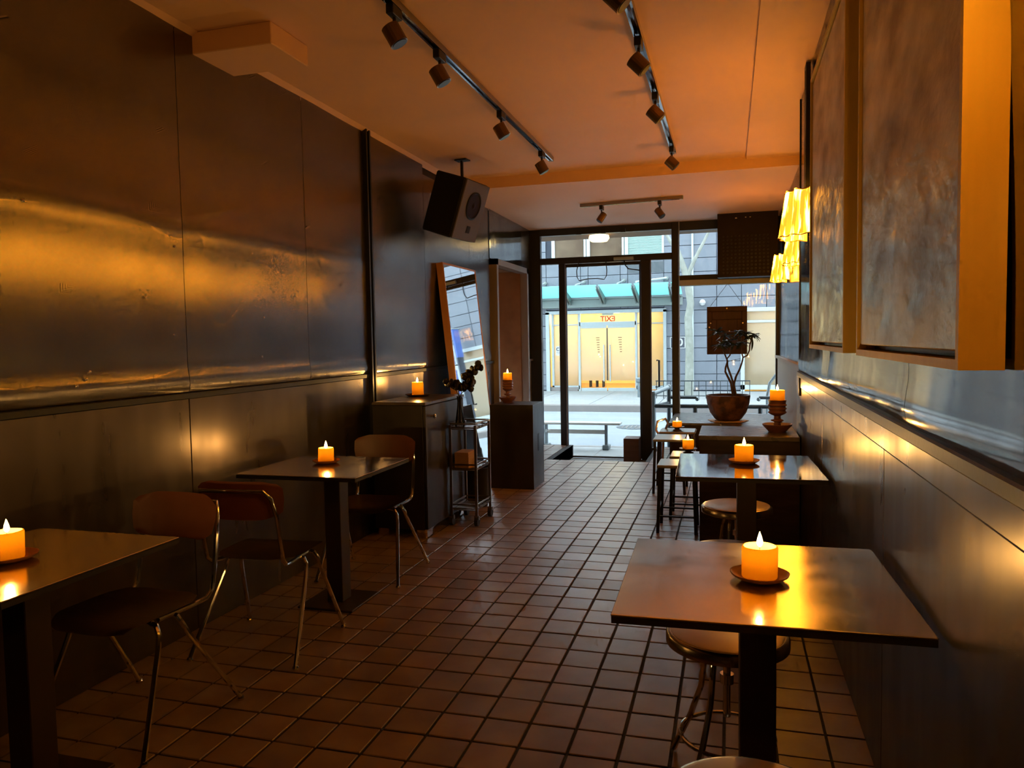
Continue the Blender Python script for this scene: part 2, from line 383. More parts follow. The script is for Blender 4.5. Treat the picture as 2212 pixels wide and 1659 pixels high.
# doorway niche in the left wall
nb = MB().box(XL-.75, XL-.15, 9.36, 9.42, 0, 2.3).box(XL-.75, XL-.15, 8.06, 8.12, 0, 2.3).box(XL-.75, XL-.15, 8.06, 9.42, 2.26, 2.32).box(XL-.80, XL-.74, 8.06, 9.42, 0, 2.32)
obj('niche_lining', nb, 'niche_wood', wl)
obj('niche_lining', MB().box(XL-.16, XL-.03, 9.345, 9.40, 0, 2.27), 'niche_wood', wl)
obj('casing', MB().box(XL-.05, XL+.06, 8.07, 8.13, 0, 2.30).box(XL-.05, XL+.06, 9.37, 9.43, 0, 2.30).box(XL-.05, XL+.06, 8.07, 9.43, 2.235, 2.30), 'casing', wl)

# ------------------------------------------------------------------ right wall
wr = struct('wall_right', MB().box(XR+.035, XR+.25, Y0, 5.30, -.2, H+.1).box(XF+.03, XF+.25, 5.30, YS+.1, -.2, H+.1), 'dark_wood', 'right wall of polished steel sheets over brown wainscot')
for k, (a, b) in enumerate(((-2.5, .3), (.304, 2.145), (2.15, 3.745), (3.75, 5.30))):
    sheet(a, b, 1.165, H, XR+.012, -1, 'steel_right', wr, .0045, True, 31+k)
obj('end_strip', MB().box(XR-.006, XF+.03, 5.298, 5.312, 1.0, H), 'black_metal', wr)
for k, (a, b) in enumerate(((5.32, 6.9), (6.905, 8.3), (8.305, YS-.05))):
    sheet(a, b, 1.16, H if b < YB+.1 else HF, XF+.02, -1, 'steel_right', wr, .003, False, 41+k)
for a, b in ((-2.5, 1.2), (1.203, 2.498), (2.503, 4.1), (4.103, 5.62)):
    obj('wainscot_panel', MB().box(XR+.008, XR+.06, a, b, 0, 1.05, bev=.002), 'wainscot', wr)
obj('wainscot_rail', MB().box(XR+.004, XR+.06, -2.5, 5.62, 1.053, 1.125, bev=.002), 'wainscot', wr)
obj('ledge_rail', MB().box(XR-.018, XR+.06, -2.5, 5.30, 1.128, 1.165, bev=.005), 'black_metal', wr)
obj('wainscot_panel', MB().box(XF, XF+.05, 5.62, YS-.05, 0, 1.13), 'casing', wr)
obj('ledge_rail', MB().box(XF-.03, XF+.05, 5.62, YS-.05, 1.13, 1.158), 'casing', wr)
struct('wall_back', MB().box(XL-.2, XR+.3, Y0-.1, Y0, -.2, H+.1), 'dark_laminate', 'dark rear wall behind the viewer')

# ------------------------------------------------------------------ ceiling
ceil = struct('ceiling', MB().box(XL-.15, XF+.25, Y0, YB, H, H+.12), 'ceiling_paint', 'warm painted plaster ceiling')
obj('front_ceiling', MB().box(XL-.15, XF+.25, YB, YS+.1, HF, H+.12), 'ceiling_paint', ceil)
obj('ceiling_drop', MB().box(.135, XF+.2, Y0, YB, H-.02, H), 'ceiling_paint', ceil)
obj('boxed_duct', MB().box(XL-.05, -2.09, 3.24, 3.57, H-.105, H, bev=.004), 'ceiling_paint', ceil)
obj('plaster_cove', MB().poly([(XL-.02, 0, H), (XL+.035, 0, H), (XL-.02, 0, H-.03)], (0, 3.24, 0)), 'ceiling_paint', ceil)
obj('plaster_cove', MB().poly([(XL-.02, 3.57, H), (XL+.035, 3.57, H), (XL-.02, 3.57, H-.03)], (0, YB-3.57, 0)), 'ceiling_paint', ceil)

# ------------------------------------------------------------------ shop window and door
w1 = struct('window_1'); w1['label'] = 'black framed shop window wall onto the street'; w1['category'] = 'window'
def bar(x0, x1, z0, z1, d=.07, y=YS, m='frame_black', name='mullion', parent=w1):
    o = obj(name, MB().box(x0, x1, y-d/2, y+d/2, z0, z1, bev=.004), m, parent); return o
bar(XL-.05, -2.39, G, HF, .09); bar(-.70, -.615, G, HF+.02, .10); bar(.535, .60, .0, HF, .10)
bar(-2.39, -.70, 2.745, HF+.01, .09, name='head_rail'); bar(-.615, .535, 2.72, HF+.01, .09, name='head_rail')
bar(-2.39, -.70, 2.375, 2.455, .09, name='transom'); bar(-.615, .535, 2.10, 2.165, .09, name='transom')
bar(-2.146, -2.07, G, 2.375, .09, name='door_jamb'); bar(-1.087, -.965, G, 2.375, .10, name='door_jamb')
bar(-2.062, -2.052, G, 2.375, .02, YS-.05, 'frame_edge', 'jamb_edge'); bar(-.963, -.953, G, 2.375, .02, YS-.05, 'frame_edge', 'jamb_edge')
bar(-.612, -.602, G, HF, .02, YS-.055, 'white_paint', 'jamb_edge')
bar(-2.39, -2.146, G, G+.16, .08, name='bottom_rail'); bar(-.965, -.70, G, G+.16, .08, name='bottom_rail'); bar(-.615, .535, G, .40, .10, name='bottom_rail')
for x0, x1, z0, z1 in ((-2.39, -.70, 2.455, 2.745), (-2.39, -2.146, G+.16, 2.375), (-.965, -.70, G+.16, 2.375), (-.615, .535, .40, 2.10), (-.615, -.12, 2.165, 2.72)):
    obj('pane', MB().box(x0, x1, YS-.004, YS+.004, z0, z1), 'shop_glass', w1)
bar(-.60, .535, 2.03, 2.10, .14, YS-.07, 'grey_bar', 'blind_box')
hw = MB()
for x in (-1.87, -1.55, -1.3): hw.box(x-.03, x+.03, YS-.09, YS-.04, 2.735, 2.785)
obj('head_clip', hw, 'black_metal', w1)
d1 = struct('door_1'); d1['label'] = 'glazed street door with slim black stiles and overhead closer'; d1['category'] = 'door'
for q in ((-2.066, -2.05, G+.01, 2.37), (-1.107, -1.09, G+.01, 2.37)): bar(*q, .045, YS, 'frame_black', 'stile', d1)
bar(-2.05, -1.107, 2.33, 2.37, .045, YS, 'frame_black', 'rail', d1); bar(-2.05, -1.107, G+.01, G+.03, .045, YS, 'frame_black', 'rail', d1)
obj('pane', MB().box(-2.05, -1.107, YS-.004, YS+.004, G+.03, 2.33), 'shop_glass', d1)
obj('closer_body', MB().box(-1.42, -1.17, YS-.09, YS-.045, 2.385, 2.425, bev=.004), 'alu', d1)
obj('closer_arm', MB().tube([(-1.29, YS-.07, 2.39), (-1.28, YS-.09, 2.33), (-1.23, YS-.15, 2.27)], .008, 6).tube([(-1.24, YS-.15, 2.27), (-1.09, YS-.04, 2.25)], .007, 6), 'black_metal', d1)
# threshold well inside the door
struct('trim_1', MB().box(-2.0, -.92, 8.56, 8.58, G-.1, -.006).box(-2.012, -2.0, 8.58, YS, G-.1, -.004).box(-.92, -.908, 8.58, YS, G-.1, -.004), 'grout', 'dark step edge down to the street door')

# ------------------------------------------------------------------ outdoors: ground
ZS = -.05
struct('floor_pavement', MB().box(-14, 14, 8.5, 10.86, G-.3, G), 'sidewalk', 'pale concrete pavement outside the shop')
pv = bpy.data.objects['floor_pavement']; pv.name = 'pavement'
struct('road', MB().box(-30, 30, 10.95, 16.4, G-.4, G-.03), 'asphalt', 'grey asphalt street')
struct('kerb', MB().box(-30, 30, 10.84, 10.96, G-.4, G+.004, bev=.01), 'curb_steel', 'near street kerb')
struct('far_kerb', MB().box(-30, 30, 16.38, 16.55, G-.4, ZS+.004, bev=.02), 'curb_steel', 'far street kerb with dark face')
fp = struct('far_pavement', MB().box(-30, 30, 16.5, 21.0, G-.4, ZS-.008), 'facade_joint', 'pale concrete pavement across the street')
for i in range(-7, 5):
    for j in range(3):
        obj('paving_slab', MB().box(i*1.5+.008, i*1.5+1.492, 16.55+j*1.4+.008, 16.55+(j+1)*1.4-.008, ZS-.02, ZS), 'sidewalk', fp)
sj = MB()
for x in (-3.3, -1.75, -.2, 1.35): sj.box(x-.006, x+.006, 9.9, 10.84, G, G+.0015)
obj('joint', sj, 'curb_steel', pv)

# ------------------------------------------------------------------ outdoors: building across the street
YF = 20.7
bd = thing('office_building', 'grey panelled office building with glass lobby across the street', 'building', (0, YF, 0))
def fbox(name, m, x0, x1, z0, z1, y0=-.05, y1=.0, parent=bd, bev=0.):
    return obj(name, MB().box(x0, x1, y0, y1, z0, z1, bev=bev), m, parent)
LX0, LX1, LZ = -4.93, -1.63, 2.14          # lobby opening
WX0, WX1, WZ = .27, 2.6, 2.13              # right-hand window opening
core = MB().box(-16, LX0, .04, .3, ZS-.3, 5.8).box(LX1, WX0, .04, .3, ZS-.3, 5.8).box(WX1, 16, .04, .3, ZS-.3, 5.8)
core.box(LX0, LX1, .04, .3, LZ, 5.8).box(WX0, WX1, .04, .3, WZ, 5.8)
obj('wall', core, 'facade_joint', bd)
rows = [-.02, .09, .41, .75, 1.10, 1.42, 1.76, 2.10, 2.43, 2.78, 3.11, 3.47, 3.81, 4.26, 4.62, 5.0, 5.4, 5.8]
cols = [-8.4, -7.7, -6.9, -6.0, -4.91, -3.94, -3.73, -2.85, -2.65, -1.69, -.95, -.33, .29, .91, 1.53, 2.15, 2.77, 3.39, 4.01, 4.63, 5.25, 5.87, 6.5]
for i in range(len(cols)-1):
    for j in range(len(rows)-1):
        x0, x1, z0, z1 = cols[i], cols[i+1], rows[j], rows[j+1]
        xm, zm = (x0+x1)/2, (z0+z1)/2
        if LX0-.03 < xm < LX1+.03 and zm < LZ: continue
        if -4.8 < xm < -1.66 and 3.55 < zm < 4.3: continue
        if WX0 < xm < WX1 and zm < WZ-.1: continue
        if LX0-.03 < xm < LX1+.03 and zm < 2.43: z0 = LZ+.06
        if j == 13 and i < 9: continue
        fbox('cladding_panel', random.choice(('facade_panel', 'facade_panel', 'facade_panel2')), x0+.008, x1-.008, z0+.008, z1-.008, -.0, .045)
# lobby
fr = MB().box(LX0, LX0+.10, -.06, .12, ZS, LZ).box(LX1-.08, LX1, -.06, .12, ZS, LZ).box(LX0, LX1, -.06, .12, LZ-.06, LZ+.03)
for x in (-4.75, -4.0, -2.44): fr.box(x-.03, x+.03, .02, .10, ZS, LZ-.06)
fr.box(-4.78, -4.0, .02, .10, .0, .10).box(-2.44, LX1, .02, .10, .0, .10).box(-4.0, -2.44, .02, .10, 1.75, 1.85).box(-4.78, -4.0, .03, .09, 1.77, 1.80).box(-2.44, LX1, .03, .09, 1.77, 1.80)
obj('lobby_frame', fr, 'alu', bd)
obj('plinth', MB().box(-4.82, -4.05, .0, .12, ZS, .06), 'curb_steel', bd)
for x0, x1, z0, z1 in ((-4.72, -4.03, .10, 1.77), (-2.41, -1.71, .10, 1.77), (-4.72, -4.03, 1.80, 2.08), (-2.41, -1.71, 1.80, 2.08), (-3.97, -2.47, 1.85, 2.08)):
    obj('transom_pane' if x0 == -3.97 else 'frosted_pane', MB().box(x0, x1, .055, .065, z0, z1), 'lobby_clear' if x0 == -3.97 else 'frosted', bd)
for s, x0, x1, hx in ((0, -3.96, -3.245, -3.315), (1, -3.215, -2.48, -3.145)):
    dr = obj('lobby_door', MB().box(x0, x1, .04, .07, 1.68, 1.75).box(x0, x1, .04, .07, ZS, .04), 'alu', bd)
    obj('frosted_pane', MB().box(x0, x1, .05, .06, .24, 1.68), 'frosted', dr)
    obj('clear_pane', MB().box(x0, x1, .05, .06, .04, .24), 'lobby_clear', dr)
    obj('pull_handle', MB().tube([(hx, -.02, .22), (hx, -.02, 1.22)], .018, 8), 'alu', dr)
    fs = MB()
    for k in range(7):
        z = 1.41-k*.065; w = .10-.008*k; xs = -3.44 if s == 0 else -2.83
        fs.box(xs-w, xs, .045, .049, z, z+.016)
    o = obj('film_stripes', fs, 'film_grey', dr); o['kind'] = 'stuff'
obj('meeting_stile', MB().box(-3.243, -3.217, .035, .075, .24, 1.68), 'black_metal', bd)
lr = MB().box(LX0, LX1, 3.2, 3.3, -.1, 2.4).box(LX0-.1, LX0, .3, 3.3, -.1, 2.4).box(LX1, LX1+.1, .3, 3.3, -.1, 2.4).box(LX0, LX1, .3, 3.3, 2.3, 2.4)
obj('lobby_room', lr, 'lobby_wall', bd)
obj('lobby_floor', MB().box(LX0, LX1, .12, 3.3, -.12, -.02), 'lobby_floor', bd)
lb = MB().box(-3.95, -3.5, 1.2, 1.5, .21, .24)
for x in (-3.93, -3.74, -3.55): lb.box(x-.02, x+.02, 1.22, 1.26, -.02, .21).box(x-.02, x+.02, 1.44, 1.48, -.02, .21)
t = obj('lobby_bench', lb, 'black_metal'); t.location = (0, YF, 0); tag(t, 'low black bench behind the lobby door glass', 'bench')
def text(name, body, size, loc, m, mirror=False, parent=None, rot=(PI/2, 0, 0), ext=.004):
    c = bpy.data.curves.new(name, 'FONT'); c.body = body; c.size = size; c.extrude = ext; c.offset = size*.03; c.align_x = 'CENTER'; c.align_y = 'CENTER'
    o = bpy.data.objects.new(name, c); COL.objects.link(o); o.location = loc; o.rotation_euler = rot
    me = bpy.data.meshes.new_from_object(o); bpy.data.objects.remove(o); o = bpy.data.objects.new(name, me); COL.objects.link(o); o.location = loc; o.rotation_euler = rot
    if mirror: o.scale = (-1, 1, 1)
    me.materials.clear(); me.materials.append(MATS[m])
    if parent is not None: o.parent = parent
    return o
ex = thing('exit_sign', 'red lit EXIT sign seen reversed through lobby transom', 'sign', (-3.23, YF+.20, 1.93))
obj('housing', MB().box(-.16, .16, -.02, .03, .10, .16), 'alu', ex)
text('lettering', 'EXIT', .20, (0, -.01, 0), 'exit_red', True, ex)
for x, w in ((-4.35, 70), (-3.22, 150), (-2.1, 70)): point('lobby_lamp_light', (x, .9 if x != -3.22 else 1.3, 2.0), w, (1., .76, .30), .15, bd)
st = thing('door_sticker', 'white sticker lettered C P on the frosted side panel', 'sticker', (-4.57, YF+.045, 1.07))
obj('card', MB().box(-.10, .10, 0, .006, -.13, .13), 'white_paint', st)
text('lettering', 'C P', .12, (0, -.004, .04), 'plaque', False, st, ext=.001)
obj('print_lines', MB().box(-.08, .08, -.002, 0, -.05, -.04).box(-.05, .08, -.002, 0, -.075, -.067).box(-.08, .05, -.002, 0, .10, .108), 'curb_steel', st)
# canopy
cn = thing('glass_canopy', 'turquoise glass canopy on steel ribs above the lobby entrance', 'canopy', (0, YF, 0))
obj('wall_beam', MB().box(-5.3, -1.2, -.20, -.02, 2.24, 2.46, bev=.01).box(-5.3, -1.2, -.24, -.02, 2.46, 2.50), 'canopy_steel', cn)
for x0, x1 in ((-6.1, -5.17), (-5.13, -4.24), (-4.18, -3.31), (-3.25, -2.40), (-2.34, -1.48), (-1.42, -1.2)):
    obj('glass_pane', MB().hexa([(x0, -.22, 2.52), (x1, -.22, 2.52), (x1, -1.25, 2.76), (x0, -1.25, 2.76), (x0, -.22, 2.535), (x1, -.22, 2.535), (x1, -1.25, 2.775), (x0, -1.25, 2.775)]), 'canopy_glass', cn)
for x in (-5.15, -4.21, -3.28, -2.37, -1.45):
    for dx in (-.035, .035):
        obj('rib', MB().hexa([(x+dx-.012, -.05, 2.26), (x+dx+.012, -.05, 2.26), (x+dx+.012, -1.2, 2.66), (x+dx-.012, -1.2, 2.66), (x+dx-.012, -.05, 2.50), (x+dx+.012, -.05, 2.50), (x+dx+.012, -1.2, 2.75), (x+dx-.012, -1.2, 2.75)]), 'canopy_steel', cn)
for x in (-4.93, -3.84, -2.75):
    rd = obj('tie_rod', MB().tube([(x, -.04, 2.95), (x-.03, -1.1, 2.80)], .018, 8), 'alu_white', cn)
    obj('wall_disc', MB().tube([(x, -.02, 2.95), (x, -.07, 2.95)], .05, 12), 'canopy_steel', rd)
rd = obj('tie_rod', MB().tube([(-1.62, -.05, 2.97), (-2.3, -1.1, 2.82)], .03, 8), 'alu_white', cn)
obj('wall_disc', MB().tube([(-1.62, -.02, 2.97), (-1.62, -.07, 2.97)], .055, 12), 'canopy_steel', rd)
# upper windows
for k, (x0, x1, m) in enumerate(((-4.74, -3.78, 'window_dark'), (-3.76, -2.74, 'window_dark'), (-2.72, -1.68, 'blind'))):
    wf = fbox('window', 'alu_white', x0, x0+.09, 3.55, 4.30, -.03, .06)
    fbox('frame_rail', 'alu_white', x0+.09, x1-.03, 4.20, 4.30, -.03, .06, wf); fbox('frame_rail', 'alu_white', x0+.09, x1-.03, 3.55, 3.60, -.03, .06, wf)
    fbox('frame_rail', 'alu_white', x1-.06, x1, 3.55, 4.30, -.02, .06, wf)
    if m == 'blind':
        bl = MB()
        for q in range(18): bl.box(x0+.09, x1-.05, .0+.004*(q % 2), .03, 3.60+q*.034, 3.60+q*.034+.026)
        o = obj('blind_slats', bl, 'blind', wf); o['kind'] = 'stuff'
    else: fbox('pane', m, x0+.09, x1-.05, 3.58, 4.22, .02, .04, wf)
fbox('wall_grille', 'storm_iron', -2.63, -1.69, 3.14, 3.42, -.01, .0)
fbox('rain_pipe', 'alu_white', -.97, -.92, .0, 5.5, -.05, .0)
# right-hand window with pale blind
wf = obj('window', MB().box(WX0, WX0+.10, -.03, .10, ZS, WZ).box(WX0, WX1, -.03, .10, WZ-.10, WZ).box(WX0+.1, WX1, .0, .08, 1.74, 1.80).box(WX0, WX1, -.03, .10, .0, .12), 'alu_white', bd)
obj('frosted_pane', MB().box(WX0+.10, WX1, .04, .06, .12, 1.74), 'frosted', wf)
obj('frosted_pane', MB().box(WX0+.10, WX1, .04, .06, 1.80, WZ-.10), 'frosted', wf)
obj('window_room', MB().box(WX0, WX1, 1.6, 1.7, -.1, 2.4).box(WX0-.1, WX0, .3, 1.7, -.1, 2.4).box(WX1, WX1+.1, .3, 1.7, -.1, 2.4).box(WX0, WX1, .3, 1.7, 2.3, 2.4).box(WX0, WX1, .1, 1.7, -.2, -.1), 'lobby_wall', bd)
point('window_room_light', (1.2, .9, 2.0), 45, (1., .74, .36), .2, bd)
# wall fittings
pq = thing('number_plaque', 'dark house number plaque with white border beside the tree', 'sign', (-1.335, YF-.02, 1.25))
obj('plate', MB().box(-.20, .20, 0, .02, -.155, .155), 'plaque', pq)
obj('border', MB().box(-.20, .20, -.006, 0, .135, .155).box(-.20, .20, -.006, 0, -.155, -.135).box(-.20, -.18, -.006, 0, -.155, .155).box(.18, .20, -.006, 0, -.155, .155), 'white_paint', pq)
text('digit', '0', .26, (.07, -.004, 0), 'white_paint', False, pq)
pq = thing('number_plaque', 'dark plaque with white border left of the lobby', 'sign', (-5.08, YF-.02, 1.22))
obj('plate', MB().box(-.14, .06, 0, .02, -.155, .155), 'plaque', pq)
obj('border', MB().box(-.14, .06, -.006, 0, .135, .155).box(-.14, .06, -.006, 0, -.155, -.135).box(.04, .06, -.006, 0, -.155, .155), 'white_paint', pq)
gl = thing('globe_light', 'round white wall light on the grey facade', 'light', (-.69, YF-.06, 2.29))
obj('globe', MB().lathe([(.001, -.085), (.05, -.07), (.085, 0), (.05, .07), (.001, .085)], (0, -.02, 0), 16), 'globe_light', gl, smooth=True)
obj('base', MB().tube([(0, .06, 0), (0, -.01, 0)], .06, 12), 'canopy_steel', gl)
# shop with blue posters further along (seen in the mirror)
for k, (x, z0, z1) in enumerate(((3.1, 1.75, 2.25), (3.1, .85, 1.68), (4.0, .9, 2.1))):
    pt = thing('poster_frame', ('small blue poster high on the facade seen in mirror', 'tall blue poster on the facade seen in mirror', 'wide blue poster at far end of the facade')[k], 'poster', (x, YF-.03, 0), group='blue posters along the facade')
    obj('frame', MB().box(-.30, .30, .0, .03, z0-.05, z1+.05), 'alu_white', pt); obj('print', MB().box(-.24, .24, -.008, 0, z0, z1), 'blue_poster', pt)
bn = thing('street_banner', 'blue vertical banner on the facade seen in mirror', 'banner', (2.55, YF-.4, 0))
obj('cloth', MB().box(-.02, .02, -.22, .28, 1.9, 2.7), 'blue_banner', bn); obj('arm', MB().tube([(0, .4, 2.72), (0, -.24, 2.72)], .02, 6), 'alu', bn)

# tree, guard, hydrant post
tr = thing('street_tree', 'pale bare street tree trunk across the road', 'tree', (-.98, 19.1, ZS))
obj('trunk', MB().tube([(0, 0, 0), (.02, 0, .5), (.03, 0, 1.2), (.0, 0, 1.9), (.06, 0, 2.25), (.03, 0, 2.5), (-.06, 0, 3.0), (-.30, 0, 3.7)], [.12, .10, .095, .09, .085, .085, .08, .06], 10), 'tree_bark', tr, smooth=True)
obj('branch', MB().tube([(-.05, 0, 2.85), (.15, 0, 3.3), (.5, .1, 4.0)], [.06, .045, .03], 8), 'tree_bark', tr, smooth=True)
obj('branch', MB().tube([(-.30, 0, 3.6), (-.6, 0, 4.1), (-.7, 0, 4.8)], [.05, .035, .02], 8), 'tree_bark', tr, smooth=True)
obj('knot', MB().lathe([(.001, -.05), (.045, -.02), (.045, .02), (.001, .05)], (.09, -.02, 2.28), 8), 'tree_bark', tr, smooth=True)
tg = thing('tree_guard', 'low black iron railing around the street tree', 'railing', (0, 18.3, ZS))
obj('top_rail', MB().box(-1.7, .45, -.012, .012, .40, .425), 'pipe_dark', tg); obj('bottom_rail', MB().box(-1.7, .45, -.012, .012, .05, .07), 'pipe_dark', tg)
for k in range(14): obj('baluster', MB().box(-.008, .008, -.008, .008, 0, .40), 'pipe_dark', tg, loc=(-1.68+k*.163, 0, 0))
sc_ = thing('standpipe', 'short grey standpipe on the far pavement', 'pipe', (-2.14, 18.6, ZS))
obj('pipe', MB().tube([(0, 0, 0), (0, 0, .36)], .03, 10), 'galvanized', sc_); obj('cap', MB().box(-.06, .06, -.06, .06, .36, .48, bev=.02), 'galvanized', sc_)
mh = thing('manhole_cover', 'round iron cover in the asphalt street', 'manhole', (-1.62, 13.6, G-.03))
obj('disc', MB().lathe([(.34, 0), (.34, .006), (.30, .008)], seg=28), 'storm_iron', mh)
mg = MB()
for k in range(-3, 4): mg.box(k*.075-.012, k*.075+.012, -.2, .2, .008, .014)
obj('ribs', mg, 'curb_steel', mh)

# bench and rails in front of the shop
bn = thing('street_bench', 'slender pale bench on the pavement outside the door', 'bench', (-2.3, 10.62, G))
obj('seat_plank', MB().box(-1.2, .83, -.10, .10, .355, .385, bev=.006), 'bench_wood', bn)
obj('stretcher', MB().box(-1.0, .62, -.02, .02, .22, .275), 'bench_wood', bn)
for x in (-.25, .62):
    lg = obj('leg', MB().box(x-.018, x+.018, -.03, .03, .03, .355), 'galvanized', bn)
    obj('foot', MB().box(x-.05, x+.05, -.09, .09, 0, .07, bev=.012), 'galvanized', lg)
bk = tag(obj('door_block', MB().box(-.095, .095, -.14, .14, 0, .31, bev=.004), 'block_wood'), 'brown timber block propping the door post', 'block'); bk.location = (-1.19, 9.62, G)
rl = thing('pipe_railing', 'thick galvanized pipe railing outside the shop window', 'railing', (0, 10.4, G))
def pipe(pts, r, m='pipe_dark', name='pipe', elbow=()):
    o = obj(name, MB().tube(pts, r, 12), m, rl, smooth=True)
    for e in elbow: obj('elbow', MB().lathe([(.001, -r*1.35), (r*1.0, -r*.95), (r*1.35, 0), (r*1.0, r*.95), (.001, r*1.35)], e, 12), 'galvanized', o, smooth=True)
R0 = .028
pipe([(-.985, -.15, 0), (-.985, -.15, .82)], R0+.004, 'galvanized', 'post', [(-.985, -.15, .82)])
pipe([(-.985, -.15, .82), (-.81, .25, .88)], R0+.002, 'galvanized', 'rail', [(-.81, .25, .88)])
pipe([(-.81, .25, .88), (-.81, .25, 0)], R0, 'pipe_dark', 'post')
pipe([(-.985, -.15, .655), (.9, -.15, .655)], R0, 'pipe_dark', 'rail'); pipe([(-.985, -.15, .655), (-.81, .25, .67)], .02, 'pipe_dark', 'rail')
pipe([(-.80, .25, .74), (-.45, .25, .74), (-.42, .25, .70)], .022, 'pipe_dark', 'rail', [(-.43, .25, .72)])
pipe([(-.44, -.15, .655), (-.44, -.15, 0)], R0, 'pipe_dark', 'post'); pipe([(.375, -.15, .655), (.375, -.15, 0)], R0, 'pipe_dark', 'post')
pipe([(.36, .25, .70), (.38, .25, .74), (.9, .25, .74)], .022, 'pipe_dark', 'rail', [(.37, .25, .72)])
pipe([(-.985, .35, 1.25), (-.95, .35, 1.25), (-.95, .35, .88), (-1.0, .35, .88)], .014, 'black_metal', 'hoop')
pipe([(.49, .5, .2), (.49, .5, .75), (.52, .5, .92), (.62, .5, 1.06), (.75, .5, 1.1)], .02, 'galvanized', 'hoop')
# soffit and lamp above the pavement
struct('trim_2', MB().box(XL-.3, XF+.4, YS+.06, 10.7, 2.80, 3.02), 'soffit_wood', 'timber soffit over the pavement')
struct('trim_3', MB().box(-8, 8, YS+.06, 10.4, 3.02, 6.5), 'dark_laminate', 'upper storeys above the shop')
sl = thing('soffit_light', 'glowing flush ceiling lamp under the outside soffit', 'light', (-1.70, 10.3, 2.80))
obj('glass', MB().lathe([(.13, -.01), (.14, -.05), (.11, -.09), (.02, -.10)], seg=20), 'soffit_lamp', sl, smooth=True); obj('base', MB().lathe([(.12, -.012), (.12, 0)], seg=20), 'black_metal', sl)

# ------------------------------------------------------------------ hanging things by the window
sg = thing('hanging_board', 'brown panelled wooden board hung by wires in the window', 'board', (-.035, 9.62, 0))
obj('panel', MB().box(-.19, .19, -.006, .01, 1.22, 1.72), 'door_board', sg)
obj('frame', MB().box(-.235, .235, -.02, .012, 1.70, 1.76, bev=.004).box(-.235, .235, -.02, .012, 1.18, 1.24, bev=.004).box(-.235, -.175, -.02, .012, 1.24, 1.70, bev=.004).box(.175, .235, -.02, .012, 1.24, 1.70, bev=.004).box(-.175, .175, -.02, .012, 1.60, 1.70, bev=.004).box(-.175, -.12, -.02, .012, 1.24, 1.60, bev=.004).box(.12, .175, -.02, .012, 1.24, 1.60, bev=.004), 'door_board', sg)
for x, z in ((0, 1.735), (-.19, 1.56), (.185, 1.555), (-.205, 1.51), (.03, 1.46)): obj('stud', MB().tube([(x, -.018, z), (x, -.03, z)], .009, 8), 'knob', sg)
for s in (-1, 1): obj('wire', MB().tube([(s*.20, 0, 1.76), (.01, .06, 2.04)], .0025, 5), 'cart_metal', sg)
cb = tag(obj('cable_loop', MB().tube([(0, 0, .03), (-.005, 0, -.05), (-.025, 0, -.13), (-.02, 0, -.21), (.005, 0, -.255), (.12, 0, -.235), (.24, 0, -.235), (.33, 0, -.25), (.36, 0, -.20), (.365, 0, -.13), (.355, 0, -.06), (.355, 0, .03)], .006, 6), 'black_metal', smooth=True), 'thin black cable loop hanging behind the door glass', 'cable'); cb.location = (-1.87, 9.70, 2.40)
vb = thing('vent_box', 'large dark perforated ventilation box above the window', 'vent', (.20, 9.45, 0))
obj('case', MB().box(-.34, .335, -.13, .28, 2.09, HF, bev=.004), 'vent_brown', vb)
ho = MB()
for i in range(12):
    for j in range(11): ho.lathe([(.0135, 0), (.0105, .004)], (0, 0, 0), 8)
vs = list(ho.bm.verts)
for i in range(12):
    for j in range(11):
        for v in vs[(i*11+j)*16:(i*11+j)*16+16]: v.co = Vector((-.27+i*.045+v.co.x, -.131-v.co.z, 2.14+j*.042+v.co.y))
o = obj('perforations', ho, 'black_metal', vb); o['kind'] = 'stuff'
obj('indicator', MB().box(-.14, -.12, -.134, -.13, 2.765, 2.775).box(-.03, -.015, -.134, -.13, 2.77, 2.778).box(.02, .035, -.134, -.13, 2.77, 2.778), 'knob', vb)

# ------------------------------------------------------------------ track lights
def spot(name, label, ax, ay, az, dx, dy, dz, L=.088, r=.042, group='spotlights on the tracks'):
    t = thing(name, label, 'spotlight', (ax, ay, az), 0, group)
    obj('adapter', MB().box(-.018, .018, -.05, .05, -.045, 0, bev=.003), 'black_metal', t)
    obj('stem', MB().tube([(0, 0, -.04), (0, 0, -.10)], .008, 8), 'black_metal', t)
    d = Vector((dx, dy, dz)).normalized(); c = Vector((0, 0, -.122))
    hd = obj('head', MB().tube([c-d*L*.5, c-d*L*.48, c+d*L*.5], [r*.9, r, r], 20), 'spot_bronze', t, smooth=False)
    obj('lens', MB().tube([c+d*L*.5, c+d*(L*.5+.003)], r*.85, 16), 'black_metal', hd)
    return t
def track(label, x0, y0, x1, y1, z):
    t = thing('light_track', label, 'track', ((x0+x1)/2, (y0+y1)/2, z))
    L = math.hypot(x1-x0, y1-y0); t.rotation_euler = (0, 0, math.atan2(y1-y0, x1-x0))
    obj('rail', MB().box(-L/2, L/2, -.02, -.009, -.034, 0).box(-L/2, L/2, .009, .02, -.034, 0).box(-L/2, L/2, -.009, .009, -.012, 0), 'chrome_dark', t)
    obj('end_cap', MB().box(L/2-.03, L/2+.004, -.019, .019, -.035, 0), 'alu', t)
    return t
mat('chrome_dark', (.30, .29, .28), .14, 1)
track('long ceiling track nearer the left wall', -1.445, 2.2, -1.445, 6.35, H)
track('long ceiling track down the middle of the room', -.44, 2.2, -.44, 6.42, H)
track('short crosswise track on the lower ceiling by the door', -1.53, 8.08, -.46, 7.98, HF)
